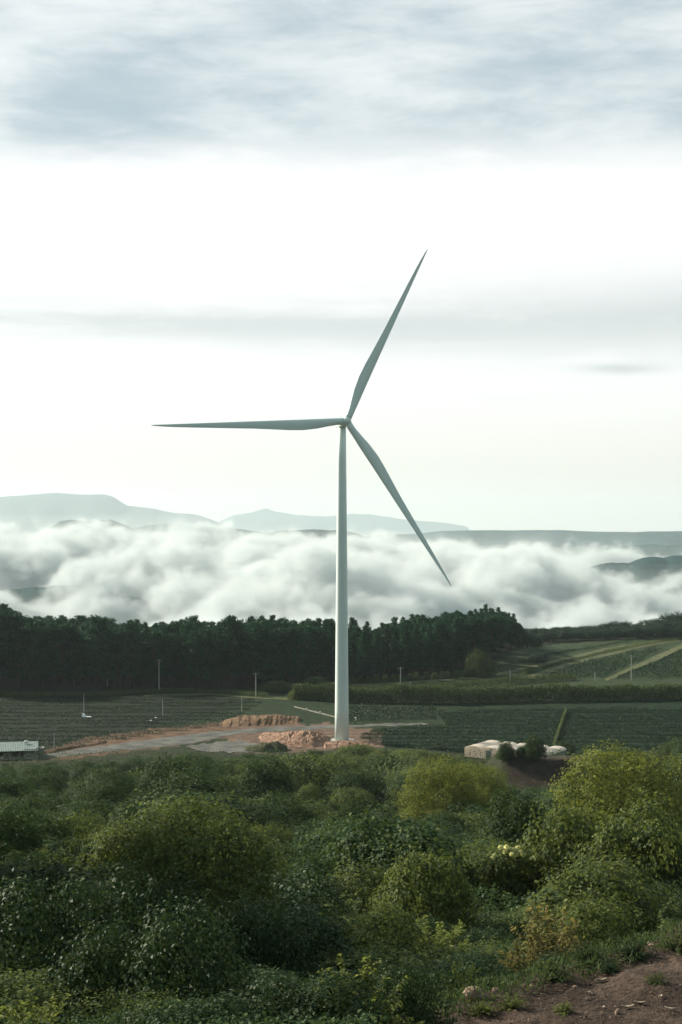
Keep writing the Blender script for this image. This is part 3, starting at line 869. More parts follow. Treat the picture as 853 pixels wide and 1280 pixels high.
def sheet(name, top, bot, m, lift=0.06, n=60, kind='structure', jag=0.0, seed=0):
    """ground strip between an upper and a lower pixel edge, laid on the terrain"""
    xs0, xs1 = max(top[0][0], bot[0][0]), min(top[-1][0], bot[-1][0]); V, Fq = [], []
    k = 5
    for i in range(n + 1):
        px = xs0 + (xs1 - xs0) * i / n
        a, c = interp(top, px), interp(bot, px)
        a += jag * (float(fbm(px * 0.15, seed)) - 0.5); c += jag * (float(fbm(px * 0.15, seed + 9)) - 0.5)
        A, B = hit(px, a), hit(px, max(c, a + 0.3))
        for j in range(k + 1):
            u = j / k; x = A[0] + (B[0] - A[0]) * u; y = A[1] + (B[1] - A[1]) * u
            V.append((x, y, float(zt(x, y)) + lift))
    for i in range(n):
        for j in range(k): Fq.append((i * (k + 1) + j, i * (k + 1) + j + 1, (i + 1) * (k + 1) + j + 1, (i + 1) * (k + 1) + j))
    return tag(link(name, mesh(name, V, np.array(Fq), m, True)), kind=kind)


sheet('gravel_road', [(40, 945.5), (100, 936.5), (150, 930), (200, 923), (260, 915.5), (330, 909.8), (430, 906.8), (480, 905.2), (535, 904.2)],
      [(40, 951), (100, 944), (150, 938), (200, 934.5), (240, 930), (300, 917), (360, 913.6), (430, 910.3), (480, 908.3), (535, 906)], M['gravel'], 0.06, 140, jag=2.4, seed=3)
sheet('gravel_pad', [(232, 933), (250, 931), (270, 928), (300, 927), (325, 931), (340, 935)], [(232, 935), (250, 940), (300, 941), (340, 938)], M['gravel'], 0.10, 50, jag=5.0, seed=5)
GP = rough_mat('pale_grass_path', (0.062, 0.074, 0.034), (0.112, 0.118, 0.058), 0.4, 0.95, 0.1, detail=9)
sheet('field_path', [(757, 848.5), (780, 838), (810, 824), (853, 805), (900, 790)], [(757, 852), (780, 844), (810, 831), (853, 811), (900, 795)], GP, 0.08, 40, jag=1.5, seed=2)
sheet('field_path', [(660, 845), (700, 832), (740, 821), (800, 807), (853, 798), (900, 792)], [(660, 851), (700, 837), (740, 825), (800, 810), (853, 801), (900, 795)], GP, 0.08, 40, jag=1.5, seed=7)
sheet('field_path', [(430, 856), (500, 853), (560, 848), (620, 842), (700, 824), (760, 810), (853, 795)], [(430, 859), (500, 856), (560, 851), (620, 846), (700, 828), (760, 813.5), (853, 797)], GP, 0.09, 60, jag=1.2, seed=8)
sheet('field_path', [(497, 870), (507, 866), (520, 861), (528, 858)], [(497, 872.5), (507, 869), (520, 863.5), (528, 860)], GP, 0.1, 12)
sheet('field_path', [(180, 869), (260, 867), (340, 872), (372, 873)], [(180, 870.5), (260, 869), (340, 874.5), (372, 876)], GP, 0.09, 30, jag=1.0, seed=4)


def crop(name, poly_px, rows, step, height, m, seed, leaf=0.5, angle=0.0, keepf=1.0):
    """rows of low crop plants over a field"""
    g = np.random.default_rng(seed); poly = [hit(*p)[:2] for p in poly_px]
    P = np.array(poly); ca, sa = math.cos(angle), math.sin(angle)
    U = P @ np.array([[ca, -sa], [sa, ca]])
    u0, v0, u1, v1 = U[:, 0].min(), U[:, 1].min(), U[:, 0].max(), U[:, 1].max()
    us, vs = [], []
    v = v0
    while v < v1:
        nu = int((u1 - u0) / step); us.append(u0 + (np.arange(nu) + g.random(nu)) * step); vs.append(np.full(nu, v) + g.normal(size=nu) * rows * 0.17 + (fbm(us[-1] / 14.0, v * 1.0, 3) - 0.5) * rows * 0.9); v += rows
    u = np.concatenate(us); v = np.concatenate(vs); x = u * ca - v * sa; y = u * sa + v * ca
    ok = inpoly(x, y, poly) & (g.random(len(x)) < keepf * (0.45 + fbm(x / 9, y / 9)))
    x, y = x[ok], y[ok]; n = len(x)
    z = zt(x, y) + g.random(n) * height
    C = np.stack([x, y, z], 1)
    V, Fq = leaf_quads(C, g.normal(size=(n, 3)) * 0.7 + np.array([0, 0, 0.8]), g.normal(size=(n, 3)) + np.array([0, 0, 0.4]), leaf * (0.6 + 0.8 * g.random(n)), leaf * 0.5 * (0.6 + 0.8 * g.random(n)))
    return tag(link(name, mesh(name, V, Fq, m)), kind='stuff')

crop('crop_rows', [(-40, 936), (-40, 873), (60, 873), (215, 869), (330, 876), (300, 897), (262, 903), (190, 911), (110, 921), (55, 937)], 7.5, 0.016, 0.25, M['grass_dark'], 41, 0.34)
crop('crop_rows', [(445, 926), (470, 912), (560, 907), (545, 889), (900, 884), (900, 935), (745, 942), (560, 940)], 6.0, 0.012, 0.5, M['grass_dark'], 42, 0.34)
crop('crop_rows', [(430, 902), (430, 882), (545, 886), (545, 901)], 1.5, 0.09, 0.9, M['grass_dark'], 43, 0.42)
crop('crop_rows', [(670, 849), (700, 838), (740, 826), (815, 811), (830, 811), (780, 836), (752, 848)], 2.6, 0.09, 1.3, M['grass_dark'], 44, 0.55, 0.5)
crop('crop_rows', [(772, 849), (810, 833), (853, 813), (900, 798), (900, 850)], 2.6, 0.09, 1.3, M['grass_dark'], 45, 0.55, 0.5)
crop('crop_rows', [(430, 862), (520, 858), (560, 853), (620, 848), (655, 846), (600, 856), (540, 863), (430, 868)], 2.0, 0.12, 0.6, M['grass'], 46, 0.4)
crop('crop_rows', [(620, 846), (660, 836), (700, 827), (760, 812), (850, 797), (850, 800), (740, 819), (690, 833)], 2.4, 0.14, 0.7, M['grass'], 47, 0.45)
crop('crop_rows', [(60, 938), (110, 921), (190, 911), (262, 903), (300, 897), (300, 905), (200, 919), (110, 933), (70, 943)], 5.5, 0.05, 0.5, M['grass_dark'], 48, 0.42)
grass_belt('grass_strip', [hit(693, 934)[:2], hit(699, 915)[:2], hit(704, 900)[:2], hit(708, 889)[:2]], 1.2, 3.6, 5000, M['leaf_pale'], 35, 0.5, kind='stuff')


# ------------------------------------------------------------------ dirt banks, spoil heap, field wall
def rubble(name, px0, px1, pbase, ptop, depth, m, seed, rough=0.5, label=None):
    """earth bank: foot line at pbase, crest towards ptop, torn face"""
    n, k = 150, 26; V, Fq = [], []
    for i in range(n + 1):
        px = px0 + (px1 - px0) * i / n; x, y, z = hit(px, interp(pbase, px)); hgt = (interp(pbase, px) - interp(ptop, px)) / F * y
        hgt *= min(1, i / 5, (n - i) / 5)
        for j in range(k + 1):
            u = j / k; prof = math.sin(min(1, u / 0.62) * math.pi / 2) if u < 0.62 else math.cos((u - 0.62) / 0.38 * math.pi / 2)
            r1 = float(fbm(x * 0.30 + seed, u * depth * 0.30 + seed, 4)) - 0.5; r2 = float(fbm(x * 1.6 + seed, u * depth * 1.6 + seed, 3)) - 0.5
            h = max(0.0, prof + (r1 * 0.8 + r2 * 0.7) * rough * math.sin(u * math.pi)) * hgt
            V.append((x + r1 * 1.2, y + u * depth + r2 * rough, z - 0.12 + h))
    for i in range(n):
        for j in range(k): Fq.append((i * (k + 1) + j, i * (k + 1) + j + 1, (i + 1) * (k + 1) + j + 1, (i + 1) * (k + 1) + j))
    return tag(link(name, mesh(name, V, np.array(Fq), m, False)), kind='structure')

rubble('dirt_bank', 276, 376, [(276, 909), (330, 907.5), (376, 905)], [(276, 905), (300, 899.5), (340, 898), (376, 901)], 12.0, M['brown_dirt'], 3.0, 0.6)
rubble('dirt_bank', 322, 412, [(322, 927), (350, 933), (390, 935), (412, 932)], [(322, 924), (345, 924), (375, 921), (395, 922), (412, 928)], 16.0, M['orange_dirt'], 5.0, 0.9)
rubble('dirt_bank', 405, 480, [(405, 936), (440, 935), (480, 933)], [(405, 931), (440, 929.5), (460, 930), (480, 931)], 8.0, M['orange_dirt'], 7.0, 0.7)
rubble('spoil_heap', 305, 358, [(305, 940), (330, 941), (358, 940)], [(305, 936), (330, 931), (345, 930.5), (358, 936)], 6.0, rough_mat('mossy_earth', (0.035, 0.042, 0.022), (0.075, 0.075, 0.04), 0.8, 0.95, 0.1, detail=8), 9.0, 0.5)
rubble('dirt_bank', 48, 130, [(48, 945), (90, 937), (130, 930)], [(48, 941), (90, 934), (130, 928)], 5.0, M['brown_dirt'], 11.0, 0.7)

b = MB()
A, B = hit(368, 884), hit(425, 898.5)
for i in range(10):
    u = (i + 0.5) / 10; c = [A[k] + (B[k] - A[k]) * u for k in range(3)]; ln = math.hypot(B[0] - A[0], B[1] - A[1]) / 20
    b.box((c[0], c[1], c[2] + 0.12), (ln, 0.12, 0.2), math.atan2(B[1] - A[1], B[0] - A[0]))
fw = b.build('field_wall', M['hut_wall']); tag(fw, 'low pale concrete wall slanting down to the tower between dark fields', 'wall')
for u in (0.28, 0.58):
    q = MB(); c = [A[k] + (B[k] - A[k]) * u for k in range(3)]
    q.box((c[0], c[1] - 0.15, c[2] + 0.3), (0.22, 0.2, 0.3)); q.build('post', M['white_plastic'], fw)


# ------------------------------------------------------------------ poles
POLES = [(134.6, 829, 858, 'pole against the dark forest at far left, tallest left of the field'), (199, 824, 865, 'slim pole before the dark pines, right of the far left pole'),
         (204, 874, 896, 'short leaning pole standing in the left crop field'), (320, 841, 872, 'bright pole at the forest edge left of the tower, by the low lit bush'),
         (302.5, 872, 889, 'short pole in the field above the brown bank'), (105, 868, 891, 'thin pole beside the white tarp on the dark field'),
         (68, 917, 939, 'white pole on the brown bank just right of the hut'), (501, 834, 869.5, 'pale pole right of the tower with the grass path at its foot'),
         (513, 852, 871, 'thinner pole just right of the pale pole by the tower'), (638, 838, 855, 'short pole behind the hedge below the lone pale tree'),
         (744, 838, 851, 'short pole between dark field and hedge on the right'), (789.5, 819, 850, 'tall pole beside the bright slanting field path on the right')]
for px, yt, yb, lab in POLES:
    x, y, z = hit(px, yb); h = (yb - yt) / F * y; q = MB(); lean = -0.03 if px == 204 else 0.0
    tall = h > 6.5
    q.tube([(0, 0, -0.4), (lean * h, 0, h)], [0.17 if tall else 0.12, 0.11 if tall else 0.08], 8)
    if tall:
        root = empty('utility_pole', (x, y, z)); q.build('shaft', M['pole'], root)
        c = MB(); c.box((lean * h, -0.16, h - 0.5), (0.8, 0.06, 0.07)); c.build('crossarm', M['bark_pale'], root)
        for sx_ in (-0.7, 0, 0.7):
            i_ = MB(); i_.tube([(lean * h + sx_, -0.16, h - 0.43), (lean * h + sx_, -0.16, h - 0.2)], [0.05, 0.035], 6); i_.build('insulator', M['white_plastic'], root)
    else:
        root = q.build('utility_pole' if h > 4 else 'post', M['pole'], loc=(x, y, z))
    tag(root, lab, 'pole')


# ------------------------------------------------------------------ hut with its tank, greenhouse, tarp, people
def hut():
    x0, y0, z0 = hit(16, 946.5); root = empty('hut', (x0, y0, z0), R(12))
    tag(root, 'small hut with a sloping grey-green tin roof beside the road at the left edge', 'hut')
    L, Dp = 5.4, 3.2
    w = MB(); w.box((0, Dp, 1.15), (L, 0.09, 1.3)); w.box((-L, 0, 1.05), (0.09, Dp, 1.1)); w.box((L, 0.0, 1.15), (0.09, Dp - 0.1, 1.25))
    w.box((3.9, -Dp + 0.1, 1.05), (1.4, 0.09, 1.15)); w.box((-0.6, -Dp + 0.1, 1.0), (0.35, 0.09, 1.05)); w.build('wall', M['hut_wall'], root)
    fl = MB(); fl.box((0, 0, 0.02), (L + 0.3, Dp + 0.6, 0.06)); fl.build('floor_slab', M['pole'], root)
    V = []; n = 60
    for i in range(n + 1):
        xx = -L - 0.5 + (2 * L + 1.0) * i / n; c = 0.035 * (1 if i % 2 else -1)
        for yy, zz in ((-Dp - 0.7, 1.98), (Dp + 0.5, 3.0)): V.append((xx, yy, zz + c))
    Fq = [(2 * i, 2 * i + 2, 2 * i + 3, 2 * i + 1) for i in range(n)]
    me = mesh('roof', V, Fq, M['tin_roof']); ro = link('roof', me, root)
    md = ro.modifiers.new('thick', 'SOLIDIFY'); md.thickness = 0.05
    for px_ in (-3.0, 1.6, L - 0.1):
        q = MB(); q.tube([(px_, -Dp - 0.3, 0), (px_, -Dp - 0.3, 2.0)], [0.08, 0.08], 6); q.build('post', M['pole'], root)
    d = MB(); d.box((L + 0.12, -0.3, 0.95), (0.04, 0.45, 0.95)); dd = d.build('door', M['dark_cloth'], root)
    # lean-to at the right end
    e = MB(); e.box((L + 1.0, 0.4, 1.0), (0.8, 1.6, 1.05)); e.build('annex', M['hut_wall'], root)
    q = MB(); q.tube([(0, 0, -0.55), (0, 0, -0.45), (0, 0, 0.45), (0, 0, 0.55)], [0.30, 0.42, 0.42, 0.30], 16)
    tk = q.build('water_tank', M['white_plastic'], smooth=True); cz, sz = math.cos(R(12)), math.sin(R(12))
    lx, ly = 3.1, 1.6; tk.location = (x0 + lx * cz - ly * sz, y0 + lx * sz + ly * cz, z0 + 3.20); tk.rotation_euler = (0, R(90), R(12)); tk.scale = (0.8, 0.8, 0.9)
    tag(tk, 'white water tank lying on the hut roof', 'water tank')
hut()


def greenhouse():
    x0, y0, z0 = hit(581, 946.0); root = empty('greenhouse', (x0, y0, z0), R(-33))
    tag(root, 'pale plastic greenhouse with a row of arched roof humps behind the yellow-green tree', 'greenhouse')
    nb, w, dp, hw, hr = 5, 4.2, 11.0, 2.0, 0.68
    for bi in range(nb):
        V, n, ny = [], 14, 6
        for j in range(ny + 1):
            yy = dp * j / ny
            for i in range(n + 1):
                a = math.pi * i / n; sag = 0.05 * math.sin(j * math.pi * 1.0) ** 2
                V.append((bi * 0 + (1 - math.cos(a)) * 0.5 * dp, yy, 0))
        V = []
        for j in range(ny + 1):
            yy = dp * j / ny
            for i in range(n + 1):
                a = math.pi * i / n
                V.append((bi * w + w * 0.5 * (1 - math.cos(a)), yy, hw + hr * math.sin(a) ** 0.8 - 0.06 * (j % 2)))
        Fq = [(j * (n + 1) + i, j * (n + 1) + i + 1, (j + 1) * (n + 1) + i + 1, (j + 1) * (n + 1) + i) for j in range(ny) for i in range(n)]
        link('roof', mesh('roof', V, Fq, M['film'], True), root)
        V2 = [(bi * w + 0.01, 0.02, 0), (bi * w + w - 0.01, 0.02, 0)] + [(bi * w + w * 0.5 * (1 + math.cos(math.pi * i / n)), 0.02, hw + hr * math.sin(math.pi * i / n) ** 0.8 - 0.03) for i in range(n + 1)]
        link('front_wall', mesh('front_wall', V2, [tuple(range(len(V2)))], M['film_dark'] if False else M['film']), root)
        q = MB(); q.tube([(bi * w, -0.06, 0), (bi * w, -0.06, hw + 0.1)], [0.06, 0.06], 6); q.build('post', M['pole'], root)
    fl = MB(); fl.box((nb * w / 2, dp / 2, 0.03), (nb * w / 2 - 0.1, dp / 2 - 0.1, 0.05)); fl.build('added_bounce_floor', M['white_plastic'], root)  # unseen white floor added to bounce light onto the front wall
    s = MB()
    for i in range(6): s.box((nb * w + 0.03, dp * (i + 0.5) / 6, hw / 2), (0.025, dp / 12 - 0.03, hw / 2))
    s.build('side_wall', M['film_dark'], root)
    s2 = MB()
    for i in range(6): s2.box((-0.03, dp * (i + 0.5) / 6, hw / 2), (0.025, dp / 12 - 0.03, hw / 2))
    s2.build('side_wall', M['film'], root)
    d = MB(); d.box((w * 1.5, -0.05, 1.0), (0.7, 0.03, 1.0)); d.build('door', M['film_dark'], root)
greenhouse()
for i, (px, yb, yt, wp, lab) in enumerate([(632, 952, 930, 23, 'dark bush against the front of the greenhouse'), (668, 948, 922, 30, 'dark round bush hiding the right end of the greenhouse'), (707, 942, 928, 24, 'dark bush right of the greenhouse at the foot of the grass strip'), (653, 949, 935, 16, 'small dark bush between the two bushes before the greenhouse')]):
    field_plant('bush', 1 + 2 * i, px, yb, yt, wp, lab, 'bush')


def tarp():
    x, y, z = hit(108, 898); V, Fq = [], []
    for i in range(13):
        for j in range(7):
            u, v = i / 12, j / 6
            V.append(((u - 0.45) * 2.5, (v - 0.5) * 1.4, 0.02 + 0.75 * max(0, 1 - ((u - 0.12) / 0.28) ** 2) * math.sin(v * math.pi) + 0.28 * math.sin(v * math.pi) * (1 - u) + 0.06 * math.sin(u * 17 + v * 9)))
    Fq = [(i * 7 + j, (i + 1) * 7 + j, (i + 1) * 7 + j + 1, i * 7 + j + 1) for i in range(12) for j in range(6)]
    o = link('tarp', mesh('tarp', V, Fq, M['white_plastic'], True), loc=(x, y, z + 0.4)); tag(o, 'crumpled white tarp lying on the dark field at the left', 'tarp')
tarp()


def person(px, pb, rz, label, hat=True, bent=0.0):
    x, y, z = hit(px, pb); root = empty('person', (x, y, z), rz); tag(root, label, 'person')
    # one continuous skinned body
    J = {'pel': (0, 0, .95), 'chest': (0, -.06 - bent * .3, 1.30 - bent * .1), 'neck': (0, -.08 - bent * .45, 1.48 - bent * .2), 'head': (0, -.11 - bent * .5, 1.62 - bent * .22),
         'lh': (-.10, 0, .90), 'lk': (-.12, -.05, .50), 'la': (-.12, .02, .08), 'lt': (-.13, -.14, .04), 'rh': (.10, 0, .90), 'rk': (.13, .02, .50), 'ra': (.13, .08, .08), 'rt': (.14, -.08, .04),
         'ls': (-.19, -.06 - bent * .4, 1.42 - bent * .18), 'le': (-.27, -.10 - bent * .4, 1.15 - bent * .2), 'lw': (-.22, -.28 - bent * .3, .98), 'rs': (.19, -.06 - bent * .4, 1.42 - bent * .18), 're': (.27, -.08 - bent * .4, 1.15 - bent * .2), 'rw': (.24, -.26 - bent * .3, .95)}
    E = [('pel', 'chest'), ('chest', 'neck'), ('neck', 'head'), ('pel', 'lh'), ('lh', 'lk'), ('lk', 'la'), ('la', 'lt'), ('pel', 'rh'), ('rh', 'rk'), ('rk', 'ra'), ('ra', 'rt'), ('chest', 'ls'), ('ls', 'le'), ('le', 'lw'), ('chest', 'rs'), ('rs', 're'), ('re', 'rw')]
    rad = {'pel': .15, 'chest': .16, 'neck': .065, 'head': .11, 'lh': .10, 'lk': .07, 'la': .05, 'lt': .04, 'rh': .10, 'rk': .07, 'ra': .05, 'rt': .04, 'ls': .075, 'le': .05, 'lw': .035, 'rs': .075, 're': .05, 'rw': .035}
    ks = list(J); me = bpy.data.meshes.new('body'); me.from_pydata([J[k] for k in ks], [(ks.index(a), ks.index(b_)) for a, b_ in E], []); me.materials.append(M['dark_cloth'])
    o = link('body', me, root); md = o.modifiers.new('skin', 'SKIN'); 
    if not me.skin_vertices: me.attributes.new
    bpy.context.view_layer.objects.active = o
    bpy.ops.mesh.customdata_skin_add() if not me.skin_vertices else None
    for i, k in enumerate(ks): me.skin_vertices[0].data[i].radius = (rad[k], rad[k])
    me.skin_vertices[0].data[0].use_root = True
    sb = o.modifiers.new('smooth', 'SUBSURF'); sb.levels = 1; sb.render_levels = 1
    hx, hy, hz = J['head']
    q = MB(); q.tube([(hx, hy, hz + .05), (hx, hy, hz + .10), (hx, hy, hz + .22)], [.30, .27, .02], 16); q.build('hat', M['white_plastic'], root)
    s = MB(); cx_, cy2, cz_ = J['chest']; s.tube([(0, -.02, .96), (0, cy2 * .5, 1.12), (cx_, cy2, cz_), (0, J['neck'][1], J['neck'][2] - .04)], [.185, .185, .20, .09], 14)
    s.build('shirt', M['white_plastic'] if not hat else M['hut_wall'], root, True)

person(188.5, 908, 0.4, 'person in dark clothes and a pale hat, the nearer of two in the left field', True, 0.5)
person(195.8, 904.5, -0.5, 'person in dark clothes and a pale hat, the farther of two in the left field', True, 0.4)
person(444.5, 905.2, 0.8, 'person in a white shirt standing on the dirt road just right of the tower', False, 0.0)
# ------------------------------------------------------------------ foreground: single prominent trees and shrubs
PROT = [(578, 612, 25.0, 1236), (425, 515, 158.0, 1028), (626, 722, 272.0, 988), (604, 672, 56.0, 1092), (575, 690, 330, 951)]   # things that nearer plants must not hide
TAKEN = []          # (x, y, r) footprints
def feature(key, i, px, D, ptop, wpx, label, cat, depth=1.0, pbase=None, rz=None, group=None, tall=0.95):
    plist, r, h = KIND[key]
    if key != 'pale' and tall: D = hit(px, ptop + tall * wpx)[1]       # stand it where the ground lets it keep its natural proportions
    x = (px - CX) / F * D; z = float(zt(x, D))
    zt_ = CZ - (ptop - HY) / F * D; hh = max(0.3, zt_ - z + 0.1); ww = wpx * 0.56 / F * D
    if key != 'pale' or i == 0: PROT.append((px - wpx * 0.45, px + wpx * 0.45, D - 1.5, ptop + wpx * 0.6))
    TAKEN.append((x, D, ww * 0.8))
    return plant(plist[i % len(plist)], (x, D, z - 0.1), rnd.uniform(0, 6.28) if rz is None else rz, (ww / r, ww / r * depth, hh / h), label, cat, group)

feature('ytree', 0, 782, 112, 921, 176, 'broad sunlit yellow-green tree with a rounded crown at the right edge', 'tree')
feature('ytree', 1, 553, 150, 944, 104, 'drooping yellow-green tree in front of the greenhouse', 'tree')
feature('ytree', 0, 597, 142, 948, 84, 'yellow-tinted tree crown on the right flank of the drooping tree', 'tree', rz=2.1)
feature('dome', 0, 247, 70, 999, 206, 'big domed tree with a sunlit rim left of centre in the foreground', 'tree')
feature('bush', 2, 168, 74, 1030, 90, 'smaller crown with lit leaves on the left shoulder of the big domed tree', 'tree')
feature('bush', 0, 715, 88, 1018, 120, 'green bush crowding the left foot of the broad yellow-green tree', 'bush')
feature('bush', 2, 800, 84, 1012, 130, 'green bush crowding the foot of the broad yellow-green tree at the right edge', 'bush')
feature('bush', 1, 650, 100, 1000, 90, 'dark bush below the brown mound', 'bush')
feature('bush', 0, 612, 60, 1068, 120, 'dark bush under the pale yellow blossoms', 'bush', tall=0)
feature('bush', 0, 528, 58, 1074, 110, 'fresh green bush with a sunlit crest, low in the middle', 'bush')
feature('spray', 0, 545, 40, 1128, 100, 'leafy shrub with lit twigs standing behind the small bright shrub', 'shrub')
feature('ochre', 0, 690, 31.2, 1112, 104, 'tall shrub with yellowish leaves at the edge of the bare soil', 'shrub', tall=0)
feature('ochre', 1, 655, 29.2, 1165, 64, 'low yellowish shrub spilling over the soil edge', 'shrub', tall=0)
feature('spray', 0, 578, 27.2, 1186, 46, 'small bright green shrub above the pink rock', 'shrub', tall=0)
feature('spray', 2, 452, 28, 1178, 130, 'wide leafy shrub with sunlit leaves at the bottom centre', 'shrub')
feature('spray', 2, 400, 27, 1215, 90, 'bright shrub left of the wide one at the bottom edge', 'shrub')
feature('gloss', 1, 505, 26.5, 1215, 80, 'dark shrub with reddish twigs between the wide shrub and the rock', 'shrub')
feature('spray', 0, 45, 26, 1216, 125, 'lit shrub in the bottom left corner', 'shrub')
feature('gloss', 0, 130, 28, 1165, 130, 'dark glossy shrub right of the lit corner shrub', 'shrub')
feature('gloss', 2, 230, 29, 1160, 140, 'dark glossy shrub with glints painted as pale leaves below the big domed tree', 'shrub')
feature('gloss', 3, 60, 33, 1110, 150, 'dark glossy shrub at the left edge above the lit corner shrub', 'shrub')
feature('gloss', 1, 180, 36, 1110, 140, 'dark glossy shrub in front of the big domed tree', 'shrub')
feature('gloss', 2, 310, 33, 1140, 110, 'dark shrub right of the shrub with painted glints, beside the earth gap', 'shrub')
feature('spray', 1, 812, 38, 1110, 120, 'leafy shrub behind the bare soil at the right edge', 'shrub', tall=0)
feature('shrub', 0, 745, 36, 1140, 90, 'dark leafy shrub between the yellowish shrub and the right edge', 'shrub', tall=0)
feature('bush', 3, 330, 205, 950, 70, 'dark bush directly below the orange bank', 'bush')
for i, (px, D, pt, w) in enumerate([(474, 232, 944, 30), (492, 236, 934, 34), (455, 215, 958, 30), (440, 205, 968, 26), (505, 225, 950, 24)]):
    feature('pale', i, px, D, pt, w, 'silvery lance-leaved plant in the pale patch right of the tower foot', 'plant', group='pale plants below the turbine')


def blossoms():
    D = 57.0; root = empty('flowering_shrub', ((636 - CX) / F * D, D, float(zt((636 - CX) / F * D, D))))
    tag(root, 'shrub with pale yellow blossoms in the dark thicket right of centre', 'shrub')
    g = np.random.default_rng(9); top = CZ - (1056 - HY) / F * D - root.location.z
    lob = [(0, 0, top * 0.72, 0.9, 0.9, top * 0.24), (0.6, 0, top * 0.66, 0.7, 0.7, top * 0.2), (-0.55, 0, top * 0.6, 0.6, 0.6, top * 0.2), (0, 0, top * 0.4, 0.8, 0.8, top * 0.4)]
    link('foliage', crown_mesh('flower_leaves', lob, 4500, 0.15, 0.08, M['leaf'], 91), root)
    link('stem', limbs(top * 0.9, 0.8, 92, M['bark'], 'stem', 4, 0.03), root)
    pts = [(-0.35, 0.97), (-0.15, 0.99), (0.1, 0.96), (0.35, 0.93), (-0.2, 0.92), (0.05, 0.9), (0.3, 0.97), (-0.65, 0.84), (0.85, 0.83), (0.5, 0.88), (-0.05, 0.95), (0.2, 0.87)]
    for px_, f in pts:
        c = np.array([px_, -0.75 + g.uniform(-0.2, 0.3), top * f + 0.06]); C, N, T = [], [], []
        for k in range(14):
            d = g.normal(size=3); d[2] = abs(d[2]); d /= np.linalg.norm(d); C.append(c + d * 0.09); N.append(d + np.array([0, -0.3, 0.4])); T.append(np.cross(d, g.normal(size=3)))
        V, Fq = leaf_quads(np.array(C), np.array(N), np.array(T), np.full(14, 0.19), np.full(14, 0.13)); link('blossom', mesh('blossom', V, Fq, M['petal']), root)
blossoms()
for px, py_ in ((632, 1066), (612, 1070)): pass

# tall trees added out of view beyond the left edge to shade the lower left
for i, (px, D, hh, rr) in enumerate([(-280, 38, 14, 4.2), (-290, 48, 16, 5), (-220, 60, 14, 4.5), (-230, 70, 15, 5), (-420, 44, 16, 5)]):
    x = (px - CX) / F * D; z = float(zt(x, D)); plist, r, h = KIND['tree']
    plant(plist[i % 4], (x, D, z - 0.2), i * 1.3, (rr / r, rr / r, hh / h), 'unseen tall tree added beyond the left edge to shade the thicket', 'tree', 'shade trees added beyond the left edge'); TAKEN.append((x, D, rr))
# ------------------------------------------------------------------ foreground: the rest of the thicket, plant by plant
LIMIT = [(-80, 952), (0, 952), (48, 954), (60, 951), (120, 949), (190, 942), (230, 938), (270, 942), (330, 940), (345, 944), (385, 940), (400, 930), (440, 928), (480, 932), (530, 934), (570, 946), (600, 952), (650, 956), (720, 950), (740, 946), (800, 932), (853, 916), (940, 905)]
def zone_label(px, D, kind):
    if D < 48:
        side = 'at the left' if px < 300 else ('in the middle' if px < 560 else 'beyond the bare soil at the right')
        return 'leafy shrub in the dark foreground thicket ' + side, 'foreground shrubs ' + side
    if D < 110:
        side = 'left of the big domed tree' if px < 160 else ('between the big domed tree and the blossoms' if px < 600 else 'below the broad yellow-green tree at the right')
        return 'rounded green bush on the slope ' + side, 'slope bushes ' + side
    side = 'below the gravel road at the left' if px < 300 else ('below the turbine' if px < 520 else 'around the greenhouse and the brown mound')
    return f'green {kind} on the wooded slope ' + side, f'slope {kind} ' + side

def ok_spot(x, y, r):
    if float(soil_side(x, y)) > -0.5 - abs(r) % 8 * 0.5 and 15 < y < 33: return False
    if 540 < px_at(x, y) < 720 and y < 27.5: return False
    if abs(x - MOUND[0]) < 9 and MOUND[1] - 40 < y < MOUND[1] + 8: return False
    if (x - 3.2) ** 2 / 30 + (y - 160) ** 2 / 150 < 1: return False
    return r < 0 or all((x - a) ** 2 + (y - b_) ** 2 > (0.55 * (r + c)) ** 2 for a, b_, c in TAKEN)

cnt = {}
def scatter(n, d0, d1, keys, rr, hr, maxn, tries, skew=1.0, free=False):
    made = 0
    for _ in range(tries):
        if made >= maxn: break
        D = math.sqrt(rnd.uniform(d0 ** 2, d1 ** 2)); px = rnd.uniform(-45, 900); x = (px - CX) / F * D
        r = rr[0] + (rr[1] - rr[0]) * rnd.random() ** skew
        if 415 < px < 520 and 120 < D < 160: continue
        if not ok_spot(x, D, -9.0 if free else r): continue
        key = rnd.choice(keys); plist, pr, ph = KIND[key]; z = float(zt(x, D)); h = r / pr * ph * rnd.uniform(*hr)
        lim = interp(LIMIT, px) + rnd.uniform(0, 16); wp = r / D * F * 0.9
        for a, b_, Dp, yl in PROT:
            if D < Dp and px + wp > a and px - wp < b_: lim = max(lim, yl)
        h = min(h, CZ - (lim - HY) / F * D - z)
        if h < 0.55 * r: 
            if h < 0.5: continue
            r = max(0.6, h / 0.9)
        bright = (330 < px < 530 and D > 90 and rnd.random() < 0.6) or rnd.random() < 0.15  # lighter leaves along the middle band: its sunlight put into leaf colour
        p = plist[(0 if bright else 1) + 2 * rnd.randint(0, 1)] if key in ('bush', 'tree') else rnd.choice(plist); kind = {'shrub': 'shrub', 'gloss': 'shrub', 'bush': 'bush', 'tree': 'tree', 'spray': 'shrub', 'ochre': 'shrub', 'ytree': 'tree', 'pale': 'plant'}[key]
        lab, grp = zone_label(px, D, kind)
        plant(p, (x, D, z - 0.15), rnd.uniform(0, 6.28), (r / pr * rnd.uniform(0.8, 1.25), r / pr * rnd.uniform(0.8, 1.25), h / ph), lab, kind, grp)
        made += 1
        if not free: TAKEN.append((x, D, r))
    cnt[(d0, d1)] = made
